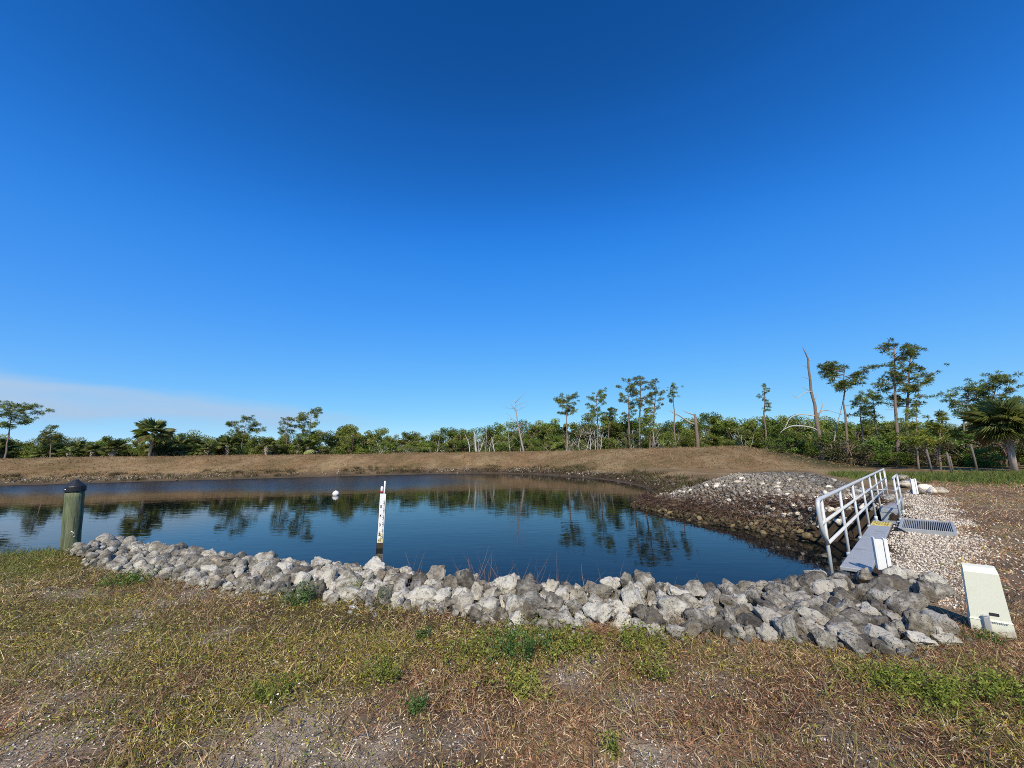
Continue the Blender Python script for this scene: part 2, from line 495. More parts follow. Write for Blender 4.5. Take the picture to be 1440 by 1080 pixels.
# ------------------------------------------------------------------ plan of the place
WATER = -0.7
S0, S1 = np.array([4.14, 5.57]), np.array([12.40, 13.68])      # the weir: first and last post of its railing
U = (S1 - S0) / np.linalg.norm(S1 - S0)
N = np.array([U[1], -U[0]])                                    # towards the land
def weir(s, o=0.0): return S0 + U * s + N * o
shore = [(-150, 15), (-85, 36), (-56.2, 44.7), (-45.4, 48.1), (-32.8, 52.0), (-18, 56.2), (-9, 57.3), (-2, 56.0), (2.6, 51.5), (5.8, 45.5), (8.4, 39.3), (9.2, 33.1), (9.15, 28.2), (7.94, 24.3),
         (6.3, 21.0), (5.26, 18.64), (6.06, 15.95), (6.47, 13.97), (7.07, 13.12), (7.5, 11.9), (7.85, 11.05), (8.6, 11.1), (9.5, 11.5), tuple(weir(8.3, .1)), tuple(weir(7.9, .1)), tuple(weir(7.9, .35)), tuple(weir(5.9, .35)), tuple(weir(5.9, .1)), tuple(weir(.5, .1)),
         (3.6, 6.0), (2.6, 5.95), (1, 6.15), (0, 6.5), (-1, 6.95), (-2, 7.5), (-3.2, 7.7), (-4.5, 8.2), (-6, 8.9), (-7.5, 9.5), (-9, 9.3), (-11, 8.2), (-16, 4.5), (-30, -6), (-60, -20), (-150, -40)]
SHORE = np.array(shore, float)
# bank slope at points of the shore
KPTS = [(-150, 15, .3), (-56, 45, .3), (-33, 52, .3), (-9, 57, .3), (2.6, 51.5, .26), (8.4, 39, .20), (9.2, 30, .16), (7.9, 24.3, .16), (5.3, 18.6, .17), (6.1, 16, .2), (6.5, 14, .22), (7.5, 12, .3)]
KPTS += [(*weir(s, .1), 14.) for s in np.linspace(.3, 8.6, 12)]
KPTS += [(3.6, 6.0, .7), (2.6, 5.95, .62), (0, 6.5, .6), (-2, 7.5, .6), (-4.5, 8.2, .6), (-7.5, 9.5, .6), (-9, 9.3, .6), (-16, 4.5, .5), (-60, -20, .4)]
KPTS = np.array(KPTS)
LEVEE = np.array([(-160, 28), (-90, 49), (-58, 57), (-46, 60), (-33, 63.5), (-17, 67.5), (-4, 68), (5, 65), (13, 58), (19, 52), (25, 48)], float)
BASE_PX = [(95, 788), (150, 796), (200, 804), (300, 823), (440, 839), (520, 848), (600, 853), (660, 863), (780, 883), (870, 883), (960, 892), (1100, 902), (1240, 922), (1262, 918), (1330, 886)]
CREST_PX = [(120, 772), (165, 754), (205, 757), (320, 763), (360, 771), (450, 774), (545, 768), (600, 784), (740, 799), (870, 809), (1010, 824), (1070, 817), (1160, 818), (1215, 822), (1290, 848)]
RB = poly_pts(BASE_PX, .03)
RC = poly_pts([(px_, py_ - 3 - 4 * (px_ > 1000)) for px_, py_ in CREST_PX], .22)
GRAVEL = poly_pts([(1228, 812), (1300, 850), (1355, 862), (1405, 800), (1385, 755), (1352, 710), (1292, 694), (1262, 698)], 0)

def height(x, y):
    x = np.asarray(x, float); y = np.asarray(y, float)
    d = seg_dist(x, y, SHORE, True)
    ins = inside(x, y, SHORE)
    w = 0; kk = 0
    for kx, ky, kv in KPTS:
        r = 1.0 / (((x - kx) ** 2 + (y - ky) ** 2) ** 2 + .05)
        w = w + r; kk = kk + r * math.log(kv)
    k = np.exp(kk / w)
    bank = WATER + k * d
    lv = seg_dist(x, y, LEVEE)
    far = sstep(y, 24, 44)
    base = .02 * np.sin(x * .7) * np.sin(y * .5) + far * .25
    base = base + .50 * np.exp(-(((x - 13.5) / 6.0) ** 2 + ((y - 20.5) / 5.5) ** 2))
    levee = np.clip(2.05 - np.clip(lv - 2.2, 0, None) * .20, 0, None)
    levee = np.where(lv < 2.2, 2.05, levee)
    land = base + levee * sstep(y, 18, 30)
    rc = seg_dist(x, y, RC)
    land = land + (.20 - .15 * sstep(x, 1.0, 2.4)) * np.exp(-(rc / .42) ** 2)
    t = np.clip((land - bank) / .25, -1, 1)                    # soft minimum
    h = np.where(t >= 1, bank, np.where(t <= -1, land, (land + bank) / 2 - .25 * .25 * (t * t + 1) * 1.0))
    h = np.minimum(h, np.minimum(land, bank))
    h = h + .05 * (fbm(x, y, .9, 3, 5) - .5) * sstep(d, .3, 2.)
    h = h + .34 * (fbm(x, y, .22, 4, 6) - .5) * sstep(y, 24, 40) * sstep(d, .5, 4.)
    return np.where(ins, np.maximum(WATER - .03 - .5 * d, -2.2), h)
def hz(x, y): return float(height(np.array([x]), np.array([y]))[0])

def grid_axis(a, b, step, lo, hi, g):
    c = list(np.arange(a, b + 1e-6, step))
    s = step; v = b
    while v < hi: s *= g; v += s; c.append(v)
    s = step; v = a; L = []
    while v > lo: s *= g; v -= s; L.append(v)
    return np.array(L[::-1] + c)

G_BROWN, G_STRAW, G_GREEN = np.array((.195, .106, .058)), np.array((.40, .30, .165)), np.array((.155, .15, .034))
def green_mask(x, y):
    """how green the turf is: greener to the left, in patches"""
    n = fbm(x, y, .9, 4, 11); n2 = fbm(x, y, 2.6, 3, 12)
    left = sstep(-x, -.8, 3.5)
    g = .85 * sstep(n + .12 * left + .42 * (n2 - .5), .56, .82)
    for px, py, r, a in ((740, 905, .55, .9), (820, 900, .5, .7), (900, 915, .5, .6), (650, 905, .45, .7), (1290, 965, .55, .5), (1410, 965, .45, .5), (520, 940, .3, .6), (380, 965, .35, .5), (480, 840, .6, .5), (40, 805, 1.3, 1.0), (190, 815, .6, .9), (120, 830, 1.2, .6), (230, 880, .9, .5)):
        q = at(px, py, 0)
        g = np.maximum(g, a * np.exp(-((x - q[0]) ** 2 + (y - q[1]) ** 2) / r ** 2) * (.6 + .8 * n2))
    return np.clip(g, 0, 1)
def bare_mask(x, y):
    """pale patches of shell grit in the turf"""
    n = fbm(x, y, 1.6, 4, 21)
    b = sstep(n, .64, .76) * .55
    for px, py, r, a in ((400, 1035, .42, 1.), (330, 1050, .35, .7), (805, 950, .20, 1.), (830, 935, .14, .8), (905, 1065, .18, 1.), (640, 1040, .22, .7), (1190, 1040, .3, .5), (880, 985, .18, .6), (100, 930, .4, .5), (40, 1060, .4, .8), (60, 985, .3, .6), (1010, 960, .2, .5), (520, 1050, .3, .9)):
        q = at(px, py, 0)
        b = np.maximum(b, a * np.exp(-((x - q[0]) ** 2 + (y - q[1]) ** 2) / r ** 2) * (.5 + n))
    return np.clip(b, 0, 1)
def ground_color(x, y):
    d = seg_dist(x, y, SHORE, True); ins = inside(x, y, SHORE)
    n = fbm(x, y, .8, 4, 31)
    c = .46 * G_BROWN[None] * (1 - sstep(n, .4, .7))[:, None] + (G_BROWN * .7 + G_STRAW * .3)[None] * sstep(n, .4, .7)[:, None]
    def blend(mask, colr):
        nonlocal c
        mask = np.clip(mask, 0, 1)[:, None]; c = c * (1 - mask) + np.asarray(colr) * mask
    blend(green_mask(x, y) * .45 * (y < 12), G_GREEN * .9)
    blend(bare_mask(x, y) * (y < 9), (.40, .32, .235))
    fary = sstep(y, 12, 22)
    n4 = fbm(x, y, .35, 4, 33)
    blend(sstep(x, 3.5, 5.5) * (y < 24) * .8, (.175, .125, .082)); blend(sstep(x, 3.5, 5.5) * sstep(fbm(x, y, .7, 4, 35), .5, .66) * .6, (.26, .225, .12))
    blend(fary * .85, (.225, .145, .070)); blend(fary * sstep(n4, .5, .68) * .7, (.30, .215, .115))
    blend(fary * sstep(n4, .44, .3) * .5, (.115, .09, .036))
    gd = seg_dist(x, y, GRAVEL, True); gi = inside(x, y, GRAVEL)
    gm = np.where(gi, 1.0, 0.0) * sstep(gd + 1.1 * (fbm(x, y, 1.3, 3, 41) - .45), 0, .5)
    blend(gm, (.36, .30, .235))
    # green verge in front of the fence
    vg = np.exp(-(((y - (22.0 - .10 * (x - 25))) / 4.2) ** 2)) * sstep(x, 17, 23)
    blend(vg * (.5 + .6 * n), (.10, .125, .030))
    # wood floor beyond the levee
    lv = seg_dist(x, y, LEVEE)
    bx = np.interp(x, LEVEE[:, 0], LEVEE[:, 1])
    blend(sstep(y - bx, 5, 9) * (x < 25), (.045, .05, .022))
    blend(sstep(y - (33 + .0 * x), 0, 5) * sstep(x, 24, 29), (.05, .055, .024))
    # mud at the waterline, under water and under the rocks
    far = sstep(y, 18, 30)
    blend(np.where(ins, 1, 0) + (1 - sstep(d, .25 + .35 * far, .6 + 1.0 * far)), (.06, .043, .030))
    blend((1 - sstep(d, 1.2, 3.0)) * far * .5, (.11, .085, .055))
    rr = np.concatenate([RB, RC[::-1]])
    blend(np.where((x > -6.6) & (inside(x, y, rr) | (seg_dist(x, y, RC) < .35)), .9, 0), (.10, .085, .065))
    return c

# ------------------------------------------------------------------ ground and water
gx = grid_axis(-10.5, 12.5, .09, -4000, 4000, 1.05)
gy = grid_axis(1.2, 13.5, .09, -300, 6000, 1.04)
GX, GY = np.meshgrid(gx, gy)
fx, fy = GX.ravel(), GY.ravel()
gz = height(fx, fy)
nx, ny = len(gx), len(gy)
ii = np.arange(nx * ny).reshape(ny, nx)
quads = np.stack([ii[:-1, :-1], ii[:-1, 1:], ii[1:, 1:], ii[1:, :-1]], -1).reshape(-1, 4)
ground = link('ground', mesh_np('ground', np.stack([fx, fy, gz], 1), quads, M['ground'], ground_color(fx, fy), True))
tag(ground, kind='structure')
wv = np.array([(-150, -45, WATER), (15, -45, WATER), (15, 62, WATER), (-150, 62, WATER)], float)
tag(link('water', mesh_np('water', wv, np.array([[0, 1, 2, 3]]), M['water'])), kind='structure')

# ------------------------------------------------------------------ rocks
def ico(sub):
    import bmesh
    bm = bmesh.new(); bmesh.ops.create_icosphere(bm, subdivisions=sub, radius=1.0)
    V = np.array([v.co[:] for v in bm.verts]); F = np.array([[v.index for v in f.verts] for f in bm.faces]); bm.free()
    return V, F
ICO = {k: ico(k) for k in (1, 2, 3, 4)}
def rock_shape(sub, seed, rough=.16, planes=14):
    r = np.random.default_rng(seed)
    V, F = ICO[sub]; V = V.copy()
    for _ in range(planes):
        n = r.normal(size=3); n /= np.linalg.norm(n); dd = r.uniform(.48, .86)
        ov = np.clip(V @ n - dd, 0, None); V -= ov[:, None] * n * .92
    if sub >= 2:
        o = Vector(tuple(r.uniform(-50, 50, 3)))
        amp = np.array([noise.fractal(Vector(tuple(p * 1.7)) + o, 0.8, 2.1, 6) - .9 * abs(noise.noise(Vector(tuple(p * 3.1)) + o)) for p in V])
        V *= (1 + rough * amp)[:, None]
    else:
        V *= r.uniform(.86, 1.12, (len(V), 1))
    V *= np.array([1, r.uniform(.78, .95), r.uniform(.62, .82)])
    return V, F
def rot_rand(r, n=1, tilt=.5):
    q = r.normal(size=(n, 4)) * np.array([1.0, tilt, tilt, 1.0]); q /= np.linalg.norm(q, axis=1)[:, None]
    w, x, y, z = q.T
    return np.stack([np.stack([1 - 2 * (y * y + z * z), 2 * (x * y - z * w), 2 * (x * z + y * w)], -1),
                     np.stack([2 * (x * y + z * w), 1 - 2 * (x * x + z * z), 2 * (y * z - x * w)], -1),
                     np.stack([2 * (x * z - y * w), 2 * (y * z + x * w), 1 - 2 * (x * x + y * y)], -1)], 1)
def joined_rocks(name, P, rad, mat, col, parent=None, sub=1, nvar=14, seed=0):
    """many small stones as one mesh"""
    r = np.random.default_rng(seed)
    shapes = [rock_shape(sub, seed * 100 + k, .12, 7) for k in range(nvar)]
    nv = len(shapes[0][0]); F0 = shapes[0][1]
    S = np.stack([s[0] for s in shapes])
    k = r.integers(0, nvar, len(P)); R = rot_rand(r, len(P), .6)
    V = np.einsum('nij,nvj->nvi', R, S[k] * np.asarray(rad)[:, None, None]) + P[:, None, :]
    F = (F0[None] + (np.arange(len(P)) * nv)[:, None, None]).reshape(-1, 3)
    C = np.repeat(col, nv, 0)
    o = link(name, mesh_np(name, V.reshape(-1, 3), F, mat, C, sub >= 2), parent)
    tag(o, kind='stuff')
    return o

def dart(cands, fac, kmax):
    acc = []
    A = np.zeros((0, 3))
    for c in cands:
        if len(acc):
            A_ = A[:len(acc)]
            if np.any((A_[:, 0] - c[0]) ** 2 + (A_[:, 1] - c[1]) ** 2 < (fac * (A_[:, 2] + c[2])) ** 2): continue
        else: A = np.zeros((kmax + 1, 3))
        A[len(acc)] = c[:3]; acc.append(c)
        if len(acc) >= kmax: break
    return acc

# the limestone bank in the foreground
nres = 200
b_, c_ = resample(RB, nres), resample(RC, nres)
def band_point(u, v):
    i = min(nres - 1, max(0, int(u * (nres - 1))))
    if v <= 1: return b_[i] * (1 - v) + c_[i] * v
    d = c_[i] - b_[i]
    w = np.array([0.15, 1.0]) if u < .9 else np.array([-.35, .93])
    return c_[i] + w / np.linalg.norm(w) * (v - 1) * 1.35
cands = []
for rlo, rhi, n in ((.14, .185, 200), (.105, .14, 1500), (.075, .105, 3200), (.042, .075, 8000)):
    for _ in range(n):
        u = rng.random(); v = rng.random() * 1.95 if rng.random() < .75 else rng.random()
        if u < .06 and rhi > .15: continue
        p = band_point(u, v)
        r_ = rng.uniform(rlo, rhi) * (.85 if u < .35 else 1.0)
        if v < .12: r_ *= .85
        p = p + rng.normal(0, .03, 2)
        if v > 1.05 and (p - S0) @ N > -.12 and (p - S0) @ U > -.05: continue      # keep off the weir
        cands.append((p[0], p[1], r_, u, v))
acc = dart(cands, .66, 2200)
wall = thing('rock_bank', 'long bank of grey and white limestone boulders between the dry grass and the pond', 'rock bank')
acc.sort(key=lambda c: -(c[2] / math.hypot(c[0], c[1])) * (1.0 if c[4] < 1.25 else .3))
NEAR_R = [mesh_np('rock', *rock_shape(4 if k < 12 else 3, 500 + k, .24, 15), M['rock'], None, True) for k in range(18)]
DARK_R = [mesh_np('rock', *rock_shape(4 if k < 8 else 3, 700 + k, .24, 15), M['rock_dark'], None, True) for k in range(12)]
for me in NEAR_R + DARK_R:
    a = me.color_attributes.new('Col', 'FLOAT_COLOR', 'POINT'); a.data.foreach_set('color', np.ones(len(me.vertices) * 4, np.float32))
zz = height(np.array([c[0] for c in acc]), np.array([c[1] for c in acc]))
extra = [(.05, .32, .15), (.28, .62, .17), (-.35, .15, .14), (-.12, .62, .18), (.42, .92, .16), (.10, 1.00, .14), (-.45, .50, .15), (-.55, -.10, .15), (.62, .70, .10), (-.30, .85, .14), (.02, .80, .12)]
acc = [(*weir(s_, o_), r_, .95, .9) for s_, o_, r_ in extra] + acc   # boulders packed round the end of the weir
zz = np.r_[height(np.array([c[0] for c in acc[:11]]), np.array([c[1] for c in acc[:11]])), zz]
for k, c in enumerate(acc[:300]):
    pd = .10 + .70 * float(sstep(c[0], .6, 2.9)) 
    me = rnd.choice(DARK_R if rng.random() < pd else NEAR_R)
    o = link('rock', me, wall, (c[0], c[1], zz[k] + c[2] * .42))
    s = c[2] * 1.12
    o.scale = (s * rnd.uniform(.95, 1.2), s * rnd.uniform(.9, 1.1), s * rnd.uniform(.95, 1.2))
    o.rotation_euler = (rnd.uniform(-.6, .6), rnd.uniform(-.6, .6), rnd.uniform(0, 6.28))
rest = acc[300:]
if rest:
    P = np.array([(c[0], c[1], zz[300 + i] + c[2] * .4) for i, c in enumerate(rest)])
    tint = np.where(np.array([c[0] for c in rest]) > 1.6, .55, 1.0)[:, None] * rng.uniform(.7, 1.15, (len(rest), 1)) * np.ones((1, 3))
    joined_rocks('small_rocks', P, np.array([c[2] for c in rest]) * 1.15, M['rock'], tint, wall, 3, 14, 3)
# chips of the same stone among the boulders
n = 1500
uu = rng.random(n); vv = rng.uniform(-.12, 1.0, n)
P = np.array([band_point(u, v) for u, v in zip(uu, vv)]) + rng.normal(0, .05, (n, 2))
rad = rng.uniform(.018, .05, n)
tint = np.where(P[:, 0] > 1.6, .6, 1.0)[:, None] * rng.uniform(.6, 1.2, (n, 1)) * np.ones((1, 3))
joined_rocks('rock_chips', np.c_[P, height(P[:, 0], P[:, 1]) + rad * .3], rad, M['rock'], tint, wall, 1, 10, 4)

# the riprap spit across the channel
SPIT_LOW = np.array([(7.75, 23.7), (6.3, 21.1), (5.4, 18.9), (5.45, 18.2), (6.15, 15.95), (6.6, 14.0), (7.15, 13.1), (7.55, 11.9), (7.9, 11.1), (8.6, 11.2), (9.5, 11.6), tuple(weir(8.6, -.12)), tuple(weir(9.6, -.15))])
SPIT_TOP = poly_pts([(932, 687), (936, 685), (940, 682), (1010, 667), (1060, 663), (1110, 667), (1160, 672), (1215, 681), (1262, 690)], .42)
sl_, st_ = resample(SPIT_LOW, 160), resample(SPIT_TOP, 160)
def spit_point(u, v):
    i = min(159, int(u * 159)); return sl_[i] * (1 - v) + st_[i] * v
cands = []
for rlo, rhi, n in ((.10, .14, 300), (.07, .10, 8000), (.045, .07, 20000)):
    for _ in range(n):
        u, v = rng.random(), rng.random() * 1.16 - .07
        p = spit_point(u, v)
        edge = v + .25 * (float(vnoise(p[0] * 1.1, p[1] * 1.1, 4)) - .5)
        if edge > 1.04: continue
        cands.append((p[0] + rng.normal(0, .05), p[1] + rng.normal(0, .05), rng.uniform(rlo, rhi), u, v))
acc = dart(cands, .72, 6000)
acc.sort(key=lambda c: -c[2] / math.hypot(c[0], c[1]))
spit = thing('rock_pile', 'sloping pile of grey and white rubble stones across the channel by the railing', 'rock pile')
sx = np.array([c[0] for c in acc]); sy = np.array([c[1] for c in acc]); sv = np.array([c[4] for c in acc]); su = np.array([c[3] for c in acc]); sr = np.array([c[2] for c in acc])
sz = height(sx, sy)
def spit_tint(v, u, z):
    wet = 1 - sstep(z, -.50, -.32)
    upper = sstep(v + .30 * (u - .5), .6, .95) * .6
    base = np.array((1.6, 1.52, 1.38))[None] * (1 - upper)[:, None] + np.array((.62, .63, .65))[None] * upper[:, None]
    return base * (1 - wet)[:, None] + np.array((.42, .34, .20))[None] * wet[:, None]
tint = spit_tint(sv, su, sz) * rng.uniform(.65, 1.25, (len(acc), 1))
KIND = ('wet', 'white', 'grey')
SP = {}
for kk, tt in (('wet', (.42, .34, .20)), ('white', (1.5, 1.42, 1.28)), ('grey', (.78, .78, .78))):
    SP[kk] = []
    for k in range(6):
        V, F = rock_shape(2, 900 + k + 20 * len(SP), .14, 8)
        SP[kk].append(mesh_np('rock', V, F, M['riprap'], np.ones((len(V), 3)) * np.array(tt), False))
for k in range(min(300, len(acc))):
    kind = 'wet' if sz[k] < -.40 else ('grey' if rng.random() < sstep(sv[k] + .35 * (su[k] - .5), .5, .95) else 'white')
    o = link('rock', rnd.choice(SP[kind]), spit, (sx[k], sy[k], sz[k] + sr[k] * .35))
    s = sr[k] * 1.12
    o.scale = (s * rnd.uniform(.9, 1.25), s, s * rnd.uniform(.85, 1.15)); o.rotation_euler = (rnd.uniform(-.6, .6), rnd.uniform(-.6, .6), rnd.uniform(0, 6.28))
P = np.stack([sx, sy, sz + sr * .35], 1)[300:]
joined_rocks('rubble', P, sr[300:] * 1.12, M['riprap'], tint[300:], spit, 1, 14, 5)

def ribbons(P, D, L, Wd, bend, seg=2):
    """thin curved blades: base P, direction D (unit), length L, width Wd, bend vector added at the tip. returns V, [quads, tris]"""
    n = len(P)
    side = np.cross(D, rng.normal(size=(n, 3))); side /= np.linalg.norm(side, axis=1)[:, None] + 1e-9
    rows = []
    for k in range(seg):
        t = k / seg
        c = P + D * (L * t)[:, None] + bend * (t * t)
        w = (Wd * (1 - .45 * t) / 2)[:, None]
        rows += [c - side * w, c + side * w]
    tip = P + D * L[:, None] + bend
    V = np.stack(rows + [tip], 1)
    m = V.shape[1]; o = (np.arange(n) * m)[:, None]
    q = np.concatenate([o + np.array([[2 * k, 2 * k + 1, 2 * k + 3, 2 * k + 2]]) for k in range(seg - 1)]) if seg > 1 else np.zeros((0, 4), int)
    t_ = o + np.array([[2 * seg - 2, 2 * seg - 1, 2 * seg]])
    return V.reshape(-1, 3), [q, t_], m

# matted dead stems hanging over the spit's lower stones
n = 7500
uu = rng.random(n); vv = .115 + .045 * rng.normal(size=n) + .03 * np.sin(uu * 9) + .10 * (rng.random(n) < .12) * rng.random(n)
vv = np.clip(vv, .035, .5)
keep = (rng.random(n) < .35 + .8 * fbm(uu * 40, vv * 6, .5, 3, 8))
uu, vv = uu[keep], vv[keep]
p2 = np.array([spit_point(u, v) for u, v in zip(uu, vv)])
n = len(p2)
P = np.c_[p2, height(p2[:, 0], p2[:, 1]) + rng.uniform(.02, .20, n)]
D = rng.normal(size=(n, 3)) * np.array([.8, .8, .45]) + np.array([-.35, -.35, .15]); D /= np.linalg.norm(D, axis=1)[:, None]
L = rng.uniform(.2, .55, n)
V, F, m_ = ribbons(P, D, L, rng.uniform(.012, .026, n), np.c_[rng.normal(0, .1, (n, 2)), -rng.uniform(.05, .35, n)], 3)
cc = np.array((.115, .070, .046))[None] * rng.uniform(.4, 1.6, (n, 1)); cc[rng.random(n) < .08] = (.30, .22, .15)
so_ = link('dead_stems', mesh_np('dead_stems', V, F, M['grass'], np.repeat(cc, m_, 0)))
tag(so_, 'matted reddish brown dead stems draped over the stones above the waterline of the spit', 'dead stems', kind='stuff')

# ------------------------------------------------------------------ gravel
cand = rng.uniform(GRAVEL.min(0), GRAVEL.max(0), (190000, 2))
gi = inside(cand[:, 0], cand[:, 1], GRAVEL); gd = seg_dist(cand[:, 0], cand[:, 1], GRAVEL, True)
ed = sstep(gd + 1.1 * (fbm(cand[:, 0], cand[:, 1], 1.3, 3, 41) - .45), -.05, .55)
dist = np.hypot(cand[:, 0], cand[:, 1])
off = (cand - S0) @ N
keep = gi & (rng.random(len(cand)) < ed * np.clip((7.5 / dist) ** 1.5, .15, 1)) & (off > .36)
P = cand[keep][:30000]
strag = at(1390, 800)[:2] + rng.normal(0, 1, (1500, 2)) * np.array([1.6, 1.5]) + np.array([1.2, .8])
P = np.r_[P, strag[inside(strag[:, 0], strag[:, 1], np.array([(4.2, 3.4), (12, 8), (14, 14), (6, 7)]))]]
n = len(P); rad = rng.uniform(.007, .019, n) * np.clip(np.hypot(P[:, 0], P[:, 1]) / 7.5, .95, 1.6)
pc = np.array([(1.15, 1.1, 1.02), (.95, .88, .80), (.72, .62, .52), (.5, .42, .36), (1.35, 1.3, 1.22)])[rng.integers(0, 5, n)] * rng.uniform(.8, 1.15, (n, 1))
gr = joined_rocks('gravel', np.c_[P, height(P[:, 0], P[:, 1]) + rad * .4], rad, M['pebble'], pc, None, 1, 12, 6)
tag(gr, 'loose cream and brown gravel spread beside the weir and railing', 'gravel')

# pale stones washed along the far shore
fs = resample(SHORE[1:15], 4000)
k = rng.integers(5, 3990, 1500)
tan = fs[k + 5] - fs[k - 5]; tan /= np.linalg.norm(tan, axis=1)[:, None]; nrm = np.stack([-tan[:, 1], tan[:, 0]], 1)
offd = np.abs(rng.normal(1.5, .45, len(k)))
wgt = rng.random(len(k)) < np.clip(fbm(fs[k][:, 0], fs[k][:, 1], .18, 3, 51) * 2.4 - .65, .03, 1)
P = (fs[k] + nrm * offd[:, None])[wgt]
rad = rng.uniform(.07, .20, len(P))
o = joined_rocks('shore_stones', np.c_[P, height(P[:, 0], P[:, 1]) + rad * .2], rad, M['riprap'], rng.uniform(.6, 1.2, (len(P), 1)) * np.array((1.0, .93, .82))[None], None, 1, 10, 9)
tag(o, 'scattered pale stones along the far edge of the pond', 'stones')

# ------------------------------------------------------------------ turf
def tufts(x, y, nb, hmin, hmax, width, colf, spread=.035, lean=.55, seg=2):
    n = len(x)
    X = np.repeat(x, nb) + rng.normal(0, spread, n * nb); Y = np.repeat(y, nb) + rng.normal(0, spread, n * nb)
    hs_ = np.repeat(rng.uniform(.7, 1.15, n) * (.55 + .9 * fbm(x, y, 2.2, 3, 91)), nb)
    L = rng.uniform(hmin, hmax, n * nb) * hs_
    D = np.c_[rng.normal(0, lean, (n * nb, 2)), np.ones(n * nb)]; D /= np.linalg.norm(D, axis=1)[:, None]
    B = np.c_[D[:, :2] * (L * rng.uniform(.1, .5, n * nb))[:, None], -L * rng.uniform(.05, .35, n * nb)]
    P = np.c_[X, Y, np.repeat(height(x, y), nb) - .006]
    V, F, m = ribbons(P, D, L, np.full(n * nb, width) * rng.uniform(.7, 1.3, n * nb), B, seg)
    C = np.repeat(colf(X, Y), m, 0)
    return V, F, C
def sample_fan(n, y0, y1, wmax=1.45, power=1.0):
    """points over the wedge of ground before the camera"""
    y = y0 + (y1 - y0) * rng.random(n) ** power
    x = rng.uniform(-1, 1, n) * (wmax * y + .8)
    return x, y
RBX = resample(RB, 300)
def turf_ok(x, y):
    edge = np.interp(x, np.r_[-30, -12, -9.6, RBX[:, 0], 5, 30], np.r_[4.5, 7.0, 8.6, RBX[:, 1], 4.6, 4.6])
    gi = inside(x, y, GRAVEL) & (seg_dist(x, y, GRAVEL, True) > .25)
    d = seg_dist(x, y, SHORE, True)
    return (y < edge + .04) & ~gi & ~inside(x, y, SHORE) & (d > .45)
def turf_col(X, Y):
    g = green_mask(X, Y); b = bare_mask(X, Y); n = len(X)
    r = rng.random(n) * (1.0 - .18 * sstep(X, -1.5, 1.5))
    red = sstep(fbm(X, Y, 1.1, 4, 61), .42, .66)
    c = np.where((r < .62)[:, None], G_BROWN * 1.6, G_STRAW * 1.4)
    c = c * (1 - .35 * red[:, None]) + np.array((.20, .092, .058)) * .35 * red[:, None]
    isg = rng.random(n) < np.clip(g * .75 + .05, 0, .8)
    gc = np.array([(.26, .225, .036), (.33, .27, .05), (.17, .175, .032), (.40, .32, .08)])[rng.integers(0, 4, n)]
    c = np.where(isg[:, None], gc, c)
    pale = rng.random(n) < .09 + .25 * b
    c = np.where(pale[:, None], np.array((.46, .38, .27)), c)
    return c * rng.uniform(.3, 1.95, (n, 1))
def make_stuff(name, parts, mat, label, cat):
    V = []; Q = []; T = []; C = []; o = 0
    for v, f, c in parts:
        V.append(v); C.append(c)
        Q.append(f[0] + o); T.append(f[1] + o); o += len(v)
    ob = link(name, mesh_np(name, np.concatenate(V), [np.concatenate(Q), np.concatenate(T)], mat, np.concatenate(C)))
    return tag(ob, label, cat, kind='stuff')
parts = []
x, y = sample_fan(15000, 1.9, 4.2, 1.5, .75); k = turf_ok(x, y) & (rng.random(len(x)) > 1.05 * bare_mask(x, y)); parts.append(tufts(x[k], y[k], 14, .025, .07, .0052, turf_col, .035, .95))
x, y = sample_fan(15000, 4.0, 9.0, 1.5, .8); k = turf_ok(x, y) & (rng.random(len(x)) > 1.0 * bare_mask(x, y)); parts.append(tufts(x[k], y[k], 12, .03, .085, .0066, turf_col, .05, .95))
# upright straws
x, y = sample_fan(3200, 1.9, 6.5, 1.45, .8); k = turf_ok(x, y); parts.append(tufts(x[k], y[k], 4, .09, .20, .0048, lambda X, Y: np.array([(.36, .28, .12), (.24, .23, .075), (.30, .20, .09)])[rng.integers(0, 3, len(X))] * rng.uniform(.7, 1.3, (len(X), 1)), .03, .4, 3))
# taller bunches that break the mat
x, y = sample_fan(420, 1.9, 6.0, 1.45, .8); k = turf_ok(x, y) & (rng.random(len(x)) < .15 + fbm(x, y, 1.2, 3, 95)); parts.append(tufts(x[k], y[k], 22, .07, .17, .0050, turf_col, .035, .75, 3))
# right-hand ground beyond the gravel
x = rng.uniform(4.2, 26, 19000); y = rng.uniform(2.5, 21, 19000); k = (x / y < 1.6) & (x / y > .93) & turf_ok(x, np.minimum(y, 4.0)) & ~(inside(x, y, GRAVEL) & (seg_dist(x, y, GRAVEL, True) > .4)) & ((np.c_[x, y] - S0) @ N > 1.0)
parts.append(tufts(x[k], y[k], 8, .05, .13, .010, lambda X, Y: turf_col(X, Y) * 1.12, .10, .9))
make_stuff('turf', parts, M['grass'], 'dry brown and yellow green turf in the foreground before the rocks', 'grass')
